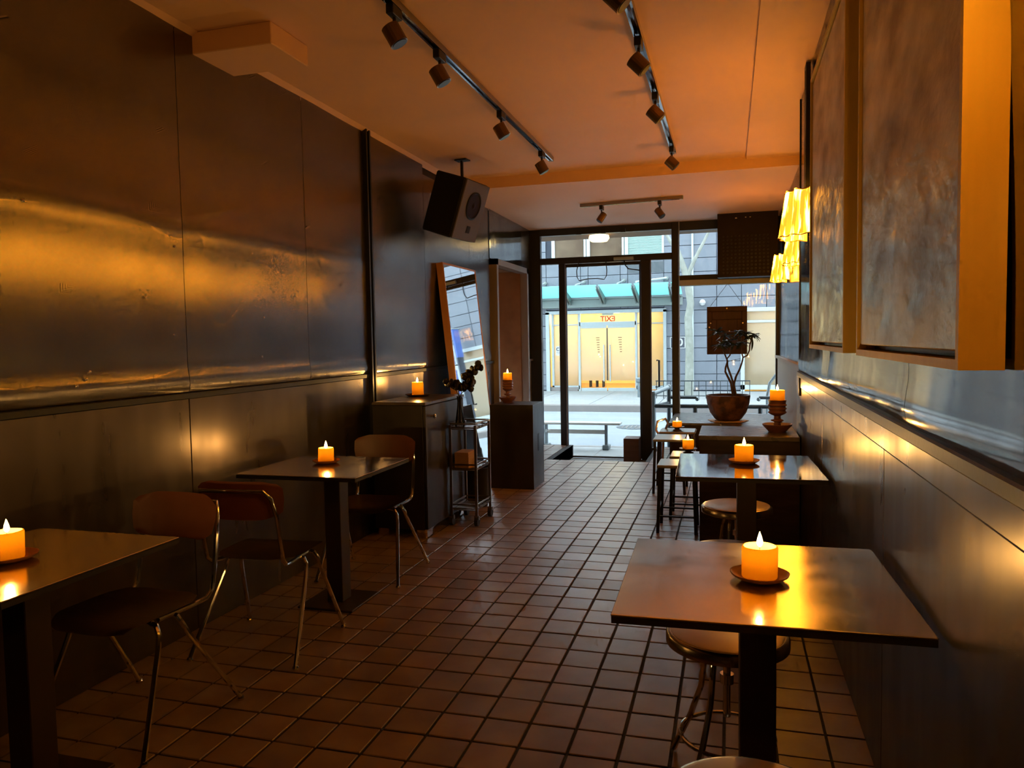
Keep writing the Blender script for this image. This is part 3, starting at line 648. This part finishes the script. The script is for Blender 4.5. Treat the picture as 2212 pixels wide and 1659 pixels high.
for k, y in enumerate((3.22, 3.775, 4.883, 6.003)):
    spot('track_spotlight', 'bronze spotlight on the left ceiling track, %s' % ('nearest the viewer', 'second from the viewer', 'third from the viewer', 'farthest from the viewer')[k], -1.445, y, H-.034, .45, .12, -.85)
for k, y in enumerate((3.16, 3.94, 4.837, 6.215)):
    spot('track_spotlight', 'bronze spotlight on the middle ceiling track, %s' % ('nearest the viewer', 'second from the viewer', 'third from the viewer', 'farthest from the viewer')[k], -.44, y, H-.034, .70, .05, -.72)
spot('track_spotlight', 'small spotlight on the crosswise track, left one tipped left', -1.30, 8.06, HF-.034, -.5, -.3, -.8, .10, .036)
spot('track_spotlight', 'small spotlight on the crosswise track, right one tipped right', -.69, 8.0, HF-.034, .5, -.3, -.7, .10, .036)

# ------------------------------------------------------------------ loudspeaker
sp = thing('loudspeaker', 'black loudspeaker with grey front hung near the ceiling', 'speaker', (-2.05, 5.92, 2.72))
sp.rotation_euler = Matrix.Rotation(-math.radians(9), 3, 'Z').to_euler()
def sp_pt(x, y, z):       # x out of the wall, y along it, z up; tilted downwards
    a = math.radians(19); return (x*math.cos(a)+z*math.sin(a), y, -x*math.sin(a)+z*math.cos(a))
def sp_box(x0, x1, y0, y1, z0, z1, bev=0):
    mb = MB().box(x0, x1, y0, y1, z0, z1, bev=bev)
    for v in mb.bm.verts: v.co = sp_pt(*v.co)
    return mb
obj('cabinet', sp_box(-.30, -.012, 0, .42, -.50, 0, .012), 'speaker_body', sp)
fb = sp_box(-.012, .004, .006, .414, -.494, -.006, .004)
obj('baffle', fb, 'speaker_front', sp)
def sp_disc(prof, cy_, cz_, seg=28):
    mb = MB().lathe(prof, seg=seg)
    for v in mb.bm.verts: v.co = sp_pt(.004+v.co.z, cy_+v.co.x, cz_+v.co.y)
    return mb
obj('woofer_ring', sp_disc([(.118, 0), (.118, .006), (.105, .010), (.098, .002)], .215, -.20), 'speaker_body', sp, smooth=True)
obj('woofer_cone', sp_disc([(.10, .003), (.06, -.001), (.03, .002), (.012, .010), (.001, .012)], .215, -.20), 'speaker_cone', sp, smooth=True)
obj('port', sp_box(.003, .007, .20, .26, -.43, -.37), 'speaker_body', sp)
obj('bracket', MB().box(-.17, -.15, .20, .22, .0, .205).box(-.21, -.10, .17, .25, .195, .205), 'black_metal', sp)

# ------------------------------------------------------------------ wall lamps
def lamp_mesh():
    def fn(u, v):
        a = -PI/2 - u*PI; z = .25*v; r = .165-.035*v
        r *= 1+.045*math.sin(u*62+.6*math.sin(v*5))*(1-.35*v)+.012*math.sin(u*140)
        return (r*math.cos(a), 1.08*r*math.sin(a)*1.0, z+.006*math.sin(u*31)*(1-v)*0+(.008*math.sin(u*31+1) if v > .97 else 0)+(.006*math.sin(u*23) if v < .03 else 0))
    return MB().grid(fn, 110, 5)
def wall_lamp(label, x, y, z, conduit, watts):
    t = thing('wall_lamp', label, 'lamp', (x-.004, y, z), 0, 'half round wall lamps on the right wall')
    if not wall_lamp.me:
        wall_lamp.me = lamp_mesh().mesh('shade', True)
        wall_lamp.hem = []; cp = MB(); cp.poly([(.128*math.cos(-PI/2-k*PI/24), 1.08*.128*math.sin(-PI/2-k*PI/24), .246) for k in range(25)], (0, 0, -.002)); wall_lamp.cap = cp.mesh('added_shade_cap')  # shade top closed by an added glowing cap, to soften the ceiling hot spot
        for zz, r0 in ((.0, .167), (.25, .131)):
          hm = MB(); hm.tube([(r0*math.cos(-PI/2-k*PI/40)*(1+.04*math.sin(k*1.55)), 1.08*r0*math.sin(-PI/2-k*PI/40), zz+.004*math.sin(k*.9)) for k in range(41)], .0035, 5)
          wall_lamp.hem.append(hm.mesh('hem'))
    sh = link('shade', wall_lamp.me, 'shade_fabric', t); link('added_shade_cap', wall_lamp.cap, 'shade_fabric', sh); [link('hem', q, 'shade_hem', sh) for q in wall_lamp.hem]
    obj('backplate', MB().box(-.012, .0, -.04, .04, .06, .20), 'black_metal', t)
    bu = obj('bulb', MB().lathe([(.010, -.045), (.015, -.03), (.024, 0), (.018, .02), (.001, .03)], (-.07, 0, .165), 12), 'bulb', t, smooth=True)
    obj('lamp_holder', MB().tube([(-.07, 0, .12), (-.07, 0, .09), (-.01, 0, .09)], .012, 8), 'black_metal', t)
    if conduit: obj('conduit', MB().box(-.03, -.006, -.045, -.015, .20, conduit).box(-.03, -.006, .015, .045, .20, conduit).box(-.03, -.006, -.045, .045, conduit, conduit+.03), 'black_metal', t)
    point('lamp_light', (-.07, 0, .17), watts, LAMP_COL, .03, t)
wall_lamp.me = None
wall_lamp('pleated yellow wall lamp nearest the paintings', XR, 4.62, 1.95, .92, LAMP_W)
wall_lamp('pleated yellow wall lamp second from the paintings', XF, 6.15, 1.935, .66, LAMP_W)
wall_lamp('pleated yellow wall lamp closest to the window', XF, 7.95, 1.93, 0, LAMP_W)
wall_lamp('pleated yellow wall lamp beside the viewer', XR, .95, 1.95, .92, LAMP_W*.2)

# ------------------------------------------------------------------ paintings
def painting(label, y0, y1, z0, z1):
    t = thing('framed_painting', label, 'painting', (XR, (y0+y1)/2, z0), 0, 'paintings on the right wall')
    w, h, d = (y1-y0)/2, z1-z0, .07
    for a in ((-d, 0, -w, -w+.018, 0, h), (-d, 0, w-.018, w, 0, h), (-d, 0, -w+.018, w-.018, 0, .018), (-d, 0, -w+.018, w-.018, h-.018, h)): obj('frame_side', MB().box(*a), 'canvas_frame', t)
    obj('backing', MB().box(-.02, -.004, -w+.018, w-.018, .018, h-.018), 'black_metal', t)
    obj('canvas', MB().box(-d+.008, -.02, -w+.032, w-.032, .032, h-.032, bev=.003), 'canvas', t)
painting('streaked grey brown painting in timber frame, farther one', 2.80, 3.95, 1.335, 2.61)
painting('streaked grey brown painting in timber frame, nearer one', 1.44, 2.52, 1.335, 2.61)

# ------------------------------------------------------------------ tables
def table(label, x0, x1, y0, y1, m='table_steel', px=None, rz=0.):
    cx, cy_ = (x0+x1)/2, (y0+y1)/2
    t = thing('square_table', label, 'table', (cx, cy_, 0), rz, 'steel topped square tables')
    w, d = (x1-x0)/2, (y1-y0)/2
    top = obj('tabletop', MB().box(-w, w, -d, d, .7405-.006, .7405, bev=.0015), m, t)
    obj('edge', MB().box(-w+.001, w-.001, -d+.001, d-.001, .7405-.022, .7405-.0065), 'table_edge', top)
    p = px or 0
    obj('pedestal', MB().box(p-.047, p+.047, -.047, .047, .012, .72, bev=.003), 'pole_brown', t)
    obj('base_plate', MB().box(p-.16, p+.16, -.16, .16, 0, .012, bev=.003), 'pole_brown', t)
    return t
table('steel topped table nearest the viewer by the right wall', -.284, .425, 1.785, 2.495, rz=.025)
table('steel topped table farther along the right wall', -.26, .42, 3.65, 4.385, 'table_steel_polished', rz=.03)
table('dark steel table at the left edge by the wall', -2.44, -1.83, 1.5, 2.17)
table('dark steel table by the left wall between two chairs', -2.43, -1.755, 3.31, 3.96, px=.05)

# ------------------------------------------------------------------ candles
def flame_mesh(): return MB().lathe([(.001, 0), (.005, .004), (.0075, .011), (.006, .02), (.003, .03), (.0006, .038)], seg=10).mesh('flame', True)
FL = flame_mesh()
def candle(label, x, y, z, r, h, seed=0, watts=CANDLE_W):
    rnd = random.Random(seed); t = thing('pillar_candle', label, 'candle', (x, y, z), rnd.uniform(0, 6), 'lit pillar candles')
    wob = lambda a, zz: 1+(.03*math.sin(2*a+seed)+.015*math.sin(5*a+seed) if zz > h*.6 else .008*math.sin(3*a+seed))
    d = h*.62
    prof = [(r*.97, 0), (r, .004), (r, h-.006), (r*.97, h-.001), (r*.90, h), (r*.80, h-.004), (r*.74, h-.012), (r*.70, h-d), (r*.1, h-d-.002)]
    obj('wax_body', MB().lathe(prof, seg=28, wob=wob), 'candle_wax', t, smooth=True)
    obj('wick', MB().tube([(0, 0, h-d-.002), (.001, 0, h-.006), (.003, 0, h+.004)], .0013, 5), 'wick', t)
    f = link('flame', FL, 'flame', t, (.002, 0, h-.004)); f.scale = (1.15, 1.15, 1.1)
    point('candle_light', (.002, 0, h+.010), watts, CANDLE_COL, .006, t)
    return t
def saucer(label, x, y, z, r, group='clay saucers under candles', m='terracotta'):
    t = tag(obj('saucer', MB().lathe([(r*.55, 0), (r*.78, .004), (r*.98, .014), (r, .018), (r*.95, .0185), (r*.75, .009), (r*.5, .006), (.004, .006)], seg=28, wob=lambda a, zz: 1+.012*math.sin(3*a)+.008*math.sin(7*a)), m, smooth=True), label, 'saucer', group)
    t.location = (x, y, z)
for lab, x, y, r, h, s, seed in (('left edge table', -2.17, 1.81, .047, .085, .085, 1), ('table between the left chairs', -2.14, 3.71, .043, .078, .075, 2),
                                 ('near right table', .077, 2.13, .047, .085, .078, 3), ('farther right table', .07, 4.09, .047, .088, .078, 4)):
    saucer('brown clay saucer holding the candle on the ' + lab, x, y, .741, s)
    candle('lit yellow pillar candle on the ' + lab, x, y, .741+.0065, r, h, seed)
saucer('flat dark saucer on the tall cabinet', -2.35, 5.50, .972, .10, m='dish_dark')
candle('lit yellow pillar candle on the tall cabinet by the wall', -2.35, 5.50, .9785, .046, .105, 5)
def holder(label, x, y, z, s):
    t = thing('candle_holder', label, 'candle holder', (x, y, z), 0, 'turned wooden candle holders')
    obj('bowl', MB().lathe([(.055*s, 0), (.06*s, .006), (.098*s, .048), (.10*s, .056), (.094*s, .056), (.05*s, .022), (.02*s, .02)], seg=28), 'turned_wood', t, smooth=True)
    obj('stem', MB().lathe([(.04*s, .018), (.024*s, .045), (.022*s, .07), (.042*s, .078), (.042*s, .084), (.022*s, .092), (.022*s, .112), (.05*s, .125)], seg=24), 'turned_wood', t, smooth=True)
    obj('cup', MB().lathe([(.035*s, .118), (.056*s, .13), (.062*s, .138), (.054*s, .146), (.054*s, .154), (.064*s, .162), (.054*s, .170), (.054*s, .178), (.064*s, .187), (.056*s, .196), (.058*s, .212), (.062*s, .222), (.05*s, .222), (.01*s, .215)], seg=28), 'turned_wood', t, smooth=True)
    return .222
holder('turned wooden candle holder on the right counter', .315, 5.54, .731, 1.0)
candle('lit pillar candle on wooden holder on the right counter', .315, 5.54, .731+.217, .049, .074, 6)
holder('turned wooden candle holder on the dark box by the mirror', -2.07, 7.05, .793, .86)
candle('half burnt pillar candle on wooden holder by the mirror', -2.07, 7.05, .793+.217, .043, .072, 7)
def foot_dish(label, x, y, z):
    tag(obj('footed_dish', MB().lathe([(.04, 0), (.042, .006), (.02, .014), (.03, .024), (.068, .034), (.07, .038), (.06, .038), (.01, .034)], seg=24), 'dish_dark', smooth=True), label, 'dish', 'footed candle dishes').location = (x, y, z)

# ------------------------------------------------------------------ chairs
def chair(label, x, y, rz):
    t = thing('school_chair', label, 'chair', (x, y, 0), rz, 'school chairs along the left wall')
    if not chair.p:
        def seat(u, v):
            a, b = (u*2-1), (v*2-1)
            k = 1-.10*max(0, -b)**2*1.0
            e = (abs(a)**6+abs(b)**6)
            sx = .205*a*(1-.05*b*b); sy = .205*b
            if abs(a)+abs(b) > 1.55: f = 1.55/(abs(a)+abs(b)); sx *= f**.6; sy *= f**.6
            z = .445-.012*(1-a*a)*(1-b*b)+.004*a*a-.022*max(0, -b)**4
            return (sx, sy, z)
        sm = MB().grid(seat, 16, 16); bmesh.ops.solidify(sm.bm, geom=sm.bm.faces[:], thickness=.012)
        def plate(u, v):
            a, b = u*2-1, v*2-1
            sx, sz = .205*a*(1-.10*max(0, -b)), .088*b
            if abs(a)+abs(b) > 1.6: f = 1.6/(abs(a)+abs(b)); sx *= f**.55; sz *= f**.9
            return (sx, .275-.045*a*a+.03*(b*.5+.5), .725+sz)
        pm = MB().grid(plate, 18, 10); bmesh.ops.solidify(pm.bm, geom=pm.bm.faces[:], thickness=.010)
        bt = MB(); path = []
        for s in (1, -1):
            leg = [(s*.165, -.02, .424), (s*.175, .15, .424), (s*.182, .205, .430), (s*.185, .235, .455), (s*.185, .25, .52), (s*.182, .275, .66), (s*.172, .297, .74), (s*.15, .322, .775)]
            path += leg if s == 1 else leg[::-1]
        bt.tube(path, .0095, 8)
        legs = []
        for s in (1, -1):
            for f, (fy, y0) in enumerate(((-.20, -.05), (.29, .05))):
                legs.append(MB().tube([(s*.06, y0, .424), (s*.15, y0, .424), (s*.185, y0*1.02, .415), (s*.202, y0*1.15, .385), (s*.208, y0+(fy-y0)*.12, .34), (s*.255, fy, .012)], .010, 8))
        feet = [MB().lathe([(.013, 0), (.014, .008), (.010, .016)], (s*.256, fy, 0), 10) for s in (1, -1) for fy in (-.20, .29)]
        chair.p = (sm.mesh('seat', True), pm.mesh('backrest', True), bt.mesh('back_frame', True), [l.mesh('leg', True) for l in legs], [f.mesh('foot') for f in feet], MB().tube([(-.17, -.05, .424), (.17, -.05, .424)], .009, 8).tube([(-.17, .05, .424), (.17, .05, .424)], .009, 8).mesh('seat_frame', True))
    p = chair.p
    link('seat', p[0], 'chair_seat', t); link('backrest', p[1], 'chair_plate', t); link('back_frame', p[2], 'chrome', t); link('seat_frame', p[5], 'chrome', t)
    for a, b in zip(p[3], p[4]):
        lg = link('leg', a, 'chrome', t); link('foot', b, 'chrome', lg)
chair.p = None
chair('orange backed school chair facing the left edge table', -2.13, 2.235, math.radians(-3))
chair('dark school chair seen from behind beside the near left table', -2.075, 3.08, PI+math.radians(4))
chair('dark school chair on the far side of the left table', -2.08, 4.09, math.radians(2))

# ------------------------------------------------------------------ round stools
def round_stool(label, x, y, rz=0.):
    t = thing('round_stool', label, 'stool', (x, y, 0), rz, 'round bar stools at the right tables')
    if not round_stool.p:
        seat = MB().lathe([(.02, .424), (.176, .424), (.190, .430), (.190, .458), (.183, .466), (.176, .467)], seg=40).mesh('rim', True)
        cush = MB().lathe([(.176, .455), (.176, .468), (.165, .4705), (.06, .472), (.002, .472)], seg=40).mesh('seat', True)
        legs = []
        for k in range(4):
            a = PI/4+k*PI/2; c, s = math.cos(a), math.sin(a)
            legs.append(MB().tube([(c*r, s*r, z) for r, z in ((.05, .42), (.075, .40), (.085, .33), (.095, .26), (.135, .15), (.205, .006))], .010, 8).mesh('leg', True))
        ring = MB().tube([(.146*math.cos(k*2*PI/40), .146*math.sin(k*2*PI/40), .13) for k in range(41)], .007, 8, False).mesh('foot_ring', True)
        hub = MB().lathe([(.012, .19), (.012, .30), (.022, .30), (.022, .33), (.012, .33), (.012, .424)], seg=12).mesh('screw_post', True)
        round_stool.p = (seat, cush, legs, ring, hub)
    p = round_stool.p
    st_ = link('seat', p[1], 'stool_seat', t); link('rim', p[0], 'stool_rim', st_)
    for l in p[2]: link('leg', l, 'chrome', t)
    link('foot_ring', p[3], 'chrome', t); link('screw_post', p[4], 'chrome', t)
round_stool.p = None
round_stool('round stool tucked behind the near right table post', -.01, 2.45, .25)
round_stool('round stool cut off at the bottom edge of the view', .045, 1.53, .1)
round_stool('round stool behind the farther right table post', .035, 4.33, .3)
round_stool('round stool mostly hidden behind the near right table', .0, 3.40, .2)

# ------------------------------------------------------------------ square metal stools
def square_stool(label, x, y, w, d, h):
    t = thing('square_stool', label, 'stool', (x, y, 0), 0, 'square metal stools by the counter')
    obj('top', MB().box(-w/2, w/2, -d/2, d/2, h-.022, h, bev=.006), 'counter_steel', t)
    for sx in (-1, 1):
        for sy in (-1, 1):
            obj('leg', MB().hexa([(sx*(w/2-.004)-.011, sy*(d/2-.004)-.011, 0), (sx*(w/2-.004)+.011, sy*(d/2-.004)-.011, 0), (sx*(w/2-.004)+.011, sy*(d/2-.004)+.011, 0), (sx*(w/2-.004)-.011, sy*(d/2-.004)+.011, 0),
                                (sx*(w/2-.02)-.011, sy*(d/2-.02)-.011, h-.022), (sx*(w/2-.02)+.011, sy*(d/2-.02)-.011, h-.022), (sx*(w/2-.02)+.011, sy*(d/2-.02)+.011, h-.022), (sx*(w/2-.02)-.011, sy*(d/2-.02)+.011, h-.022)]), 'black_metal', t)
    for sy in (-1, 1): obj('stretcher', MB().box(-w/2+.008, w/2-.008, sy*(d/2-.010)-.006, sy*(d/2-.010)+.006, .115, .127), 'black_metal', t)
    for sx in (-1, 1): obj('stretcher', MB().box(sx*(w/2-.010)-.006, sx*(w/2-.010)+.006, -d/2+.008, d/2-.008, .165, .177), 'black_metal', t)
mat('counter_steel', (.26, .245, .225), .30, .6, rvar=.02, cscale=8)
square_stool('square black legged stool nearest the farther right table', -.365, 5.60, .275, .31, .49)
square_stool('square stool with small candle beside the right counter', -.31, 6.02, .27, .30, .49)
square_stool('square stool left of the counter, no candle on it', -.525, 7.03, .28, .40, .49)
ct = thing('low_chair', 'low pale seat carrying a small candle near the door', 'chair', (-.49, 7.56, 0))
obj('seat', MB().box(-.175, .175, -.17, .17, .465, .49, bev=.012), 'counter_steel', ct)
for sx in (-1, 1):
    for sy in (-1, 1): obj('leg', MB().tube([(sx*.15, sy*.15, .465), (sx*.17, sy*.17, 0)], .012, 8), 'chrome', ct)
obj('side_tube', MB().tube([(-.175, -.15, .47), (-.20, -.12, .50), (-.19, -.08, .58), (-.12, 0, .60), (-.10, .06, .55), (-.13, .12, .48)], .012, 8), 'chrome', ct, smooth=True)
foot_dish('small footed dish on the low pale seat near the door', -.495, 7.52, .491)
candle('small lit candle on the low seat near the door', -.495, 7.52, .527, .046, .055, 8)
foot_dish('small footed dish on the square stool by the counter', -.315, 6.06, .491)
candle('small lit candle on the square stool by the counter', -.315, 6.06, .527, .044, .07, 9)

# ------------------------------------------------------------------ counters at the right
cu = thing('counter_box', 'dark box counter against the right wall under a candle holder', 'counter', (.115, 5.56, 0))
obj('top', MB().box(-.32, .325, -.30, .30, .70, .731, bev=.003), 'counter_top', cu); obj('body', MB().box(-.315, .325, -.295, .295, 0, .70), 'dark_wood', cu)
cu = thing('window_platform', 'low dark platform under the window carrying the potted plant', 'platform', (.0, 9.0, 0))
obj('top', MB().box(-.66, -.10, -.46, .72, .425, .45, bev=.003), 'counter_top', cu); obj('body', MB().box(-.645, -.11, -.445, .72, 0, .425), 'dark_wood', cu)
obj('top', MB().box(-.095, .535, -1.25, .72, .422, .447, bev=.003), 'counter_top', cu); obj('body', MB().box(-.09, .53, -1.235, .72, 0, .422), 'dark_wood', cu)
obj('edge_strip', MB().box(-.106, -.095, -.475, -.458, .33, .447), 'casing', cu)

# ------------------------------------------------------------------ potted plant
mtm = tag(obj('pot_mat', MB().lathe([(.19, 0), (.215, .002), (.21, .006), (.05, .007)], seg=40, wob=lambda a, z: 1+.05*math.sin(5*a)+.04*math.sin(11*a+1)), 'paper'), 'crumpled pale mat under the plant pot', 'mat'); mtm.location = (-.02, 8.84, .4505)
pl = thing('potted_plant', 'small leafy tree in a brown clay bowl pot', 'plant', (-.02, 8.84, .458))
obj('pot', MB().lathe([(.115, 0), (.14, .012), (.195, .09), (.226, .19), (.236, .272), (.233, .284), (.218, .284), (.207, .258), (.02, .25)], seg=32, wob=lambda a, z: 1+.018*math.cos(4*a+.4)+.008*math.sin(7*a)), 'pot_clay', pl, smooth=True)
obj('soil', MB().lathe([(.21, .248), (.16, .260), (.07, .266), (.002, .268)], seg=20), 'soil', pl)
P = lambda px, pz, y=0.: ((px-1576)*.0052, y, (905-pz)*.0052)
stems = [[(1586, 853), (1582, 825), (1570, 800), (1571, 790), (1575, 778), (1573, 773)], [(1592, 853), (1588, 830), (1582, 810), (1575, 790), (1574, 775), (1570, 765), (1566, 755), (1566, 748)],
         [(1590, 853), (1586, 835), (1592, 812), (1600, 795), (1605, 780), (1607, 770)]]
twigs = [[(1573, 773), (1580, 765), (1581, 750), (1582, 742)], [(1607, 770), (1604, 760), (1604, 742), (1603, 728)], [(1607, 770), (1615, 766), (1620, 755), (1621, 742), (1627, 725)], [(1566, 752), (1563, 735), (1560, 722)], [(1582, 745), (1585, 735), (1592, 722)]]
for k, q in enumerate(stems): obj('stem', MB().tube([P(a, b, .02*(k-1)) for a, b in q], [.014-.0012*i for i in range(len(q))], 7), 'bark', pl, smooth=True)
for k, q in enumerate(twigs): obj('stem', MB().tube([P(a, b, .012*(k-2)) for a, b in q], .0075, 6), 'bark', pl, smooth=True)
def leaf_mesh(L, w, droop):
    mb = MB(); n = 6; rows_ = []
    for i in range(n+1):
        t = i/n; ww = w*math.sin(PI*(t*.92+.06))**.8; z = -droop*t*t
        rows_.append([mb.bm.verts.new((L*t, -ww, z)), mb.bm.verts.new((L*t, 0, z-.004)), mb.bm.verts.new((L*t, ww, z))])
    for i in range(n):
        for j in range(2): mb.bm.faces.new((rows_[i][j], rows_[i+1][j], rows_[i+1][j+1], rows_[i][j+1]))
    return mb.mesh('leaf', True)
LV = [leaf_mesh(.117, .013, .05), leaf_mesh(.137, .0145, .03), leaf_mesh(.096, .012, .055)]
rnd = random.Random(5)
for (cx, cz, n) in ((1553, 714, 18), (1575, 735, 22), (1561, 742, 16), (1597, 716, 22), (1588, 742, 14), (1603, 738, 10), (1628, 722, 18), (1610, 720, 12), (1570, 722, 12)):
    c = P(cx, cz, rnd.uniform(-.05, .03))
    for k in range(n):
        lf = link('leaf', rnd.choice(LV), 'leaf', pl, c); az = k*2.4+rnd.uniform(-.4, .4); el = rnd.uniform(-.5, .75)
        lf.rotation_euler = (rnd.uniform(-.6, .6), -el, az); s = rnd.uniform(.7, 1.15); lf.scale = (s, s, s)
lf = link('leaf', LV[1], 'leaf', pl, P(1602, 773)); lf.rotation_euler = (0, 0, PI)
lf = link('leaf', LV[1], 'leaf', pl, P(1626, 730)); lf.rotation_euler = (1.2, 1.5, .3)

# ------------------------------------------------------------------ left side cabinet, mirror, cart, box
cb = thing('tall_cabinet', 'tall dark cabinet with a round knob by the left wall', 'cabinet', (-2.27, 5.34, 0))
obj('body', MB().box(-.195, .19, -.40, .40, .06, .95, bev=.003), 'dark_laminate', cb)
obj('top', MB().box(-.198, .215, -.405, .405, .95, .972, bev=.003), 'counter_top', cb)
dd = obj('door', MB().box(.191, .212, -.395, .395, .065, .945, bev=.003), 'dark_laminate', cb)
obj('knob', MB().lathe([(.006, 0), (.006, .02), (.017, .028), (.019, .036), (.012, .042), (.002, .043)], seg=16), 'chrome', dd, smooth=True).matrix_local = Matrix.Translation((.212, -.30, .865)) @ Matrix.Rotation(PI/2, 4, 'Y')
for y in (-.33, .33): obj('foot', MB().box(.12, .20, y-.05, y+.05, 0, .06), 'chrome', cb); obj('foot', MB().box(-.18, -.10, y-.05, y+.05, 0, .06), 'chrome', cb)
obj('edge_strip', MB().box(.2125, .2145, -.395, -.25, .062, .068).box(.2125, .2145, .2, .39, .062, .068), 'chrome', cb)

mr = thing('floor_mirror', 'tall mirror in a slim wooden frame leaning on the left wall', 'mirror', (-2.265, 6.86, 0)); tilt = -math.atan2(.205, 2.1)
mr.rotation_euler = (0, tilt, 0)
obj('glass', MB().box(-.006, .0, -.44, .44, .014, 2.10), 'mirror_glass', mr)
for a in ((-.06, .004, -.455, -.44, .0, 2.115), (-.06, .004, .44, .455, .0, 2.115), (-.06, .004, -.44, .44, 0, .014), (-.06, .004, -.44, .44, 2.10, 2.115)): obj('frame_side', MB().box(*a), 'mirror_wood', mr)
obj('backing', MB().box(-.055, -.008, -.44, .44, .014, 2.10), 'dark_wood', mr)

bx_ = thing('dark_box', 'dark upright box with a slot handle by the doorway', 'box', (-1.965, 7.01, 0))
obj('body', MB().box(-.215, .205, -.205, .205, 0, .793, bev=.003), 'dark_laminate', bx_)
obj('hand_slot', MB().box(.204, .2075, -.025, .025, .34, .50), 'black_metal', bx_)

ca = thing('trolley', 'narrow three tier metal trolley on castors', 'trolley', (-1.935, 5.53, 0))
for sx in (-1, 1):
    for sy in (-1, 1):
        obj('post', MB().box(sx*.10-.009, sx*.10+.009, sy*.165-.009, sy*.165+.009, .075, .765), 'cart_metal', ca)
        cs = obj('castor', MB().tube([(sx*.10-.013, sy*.165, .036), (sx*.10+.013, sy*.165, .036)], .036, 16), 'rubber', ca)
        obj('fork', MB().box(sx*.10-.018, sx*.10+.018, sy*.165-.014, sy*.165+.014, .05, .08), 'cart_metal', cs)
for z in (.12, .425, .735):
    sh = obj('shelf', MB().box(-.095, .095, -.16, .16, z-.006, z), 'cart_metal', ca)
    rr = MB()
    for zz in (z+.004, z+.034):
        rr.box(-.10, .10, -.168, -.162, zz, zz+.012).box(-.10, .10, .162, .168, zz, zz+.012).box(-.103, -.097, -.165, .165, zz, zz+.012).box(.097, .103, -.165, .165, zz, zz+.012)
    for y in (-.08, 0, .08): rr.box(.097, .103, y-.02, y+.02, z+.002, z+.02)
    obj('shelf_rail', rr, 'cart_metal', sh)
np_ = MB()
for k in range(26): np_.box(-.055+random.uniform(-.002, .002), .055+random.uniform(-.002, .002), -.09, .09, k*.0048, k*.0048+.0042)
t = tag(obj('napkin_stack', np_, 'paper'), 'stack of brown paper napkins on the trolley', 'napkins'); t.location = (-1.965, 5.50, .4265)
t = thing('waste_bin', 'small dark tapered bin standing behind the trolley', 'bin', (-2.06, 6.05, 0))
obj('body', MB().lathe([(.085, 0), (.115, .33), (.12, .335), (.108, .335), (.08, .02), (.01, .015)], seg=24), 'rubber', t, smooth=True)
# vase and flowers
va = thing('flower_vase', 'slim glass vase of dark flowers on the trolley', 'vase', (-1.99, 5.46, .7365))
obj('vase_body', MB().lathe([(.034, 0), (.038, .01), (.033, .06), (.020, .15), (.016, .20), (.022, .24), (.020, .24), (.013, .20), (.017, .15), (.029, .06), (.002, .012)], seg=18, wob=lambda a, z: 1+.05*math.sin(9*a)), 'vase_glass', va, smooth=True)
fs_ = [[(0, 0, .02), (.005, 0, .22), (.03, .01, .32), (.09, .03, .40), (.14, .05, .45)], [(0, 0, .02), (-.004, 0, .24), (-.03, .0, .30), (-.09, -.01, .33)], [(0, 0, .02), (.004, 0, .24), (.05, .0, .30), (.08, .02, .31)], [(0, 0, .02), (0, 0, .24), (-.01, .0, .33)]]
for q in fs_: obj('stem', MB().tube(q, .003, 5), 'petal', va, smooth=True)
rnd = random.Random(11)
pm = MB().lathe([(.002, 0), (.012, .008), (.018, .02), (.014, .032), (.002, .038)], seg=8).mesh('petal', True)
for c in ((.14, .05, .45), (.12, .04, .43), (.10, .03, .41), (.07, .02, .375), (.05, .02, .35), (.08, .02, .31), (.06, .01, .30), (-.09, -.01, .33), (-.06, -.01, .32), (-.03, 0, .30), (-.01, 0, .33), (.02, .0, .31), (0, .02, .29), (.10, .01, .33)):
    for k in range(4):
        pt = link('petal', pm, 'petal', va, (c[0]+rnd.uniform(-.008, .008), c[1]+rnd.uniform(-.008, .008), c[2]+rnd.uniform(-.008, .008))); pt.rotation_euler = (rnd.uniform(-1.6, 1.6), rnd.uniform(-1.6, 1.6), rnd.uniform(0, 6)); pt.scale = (1.5, .7, 1.5)
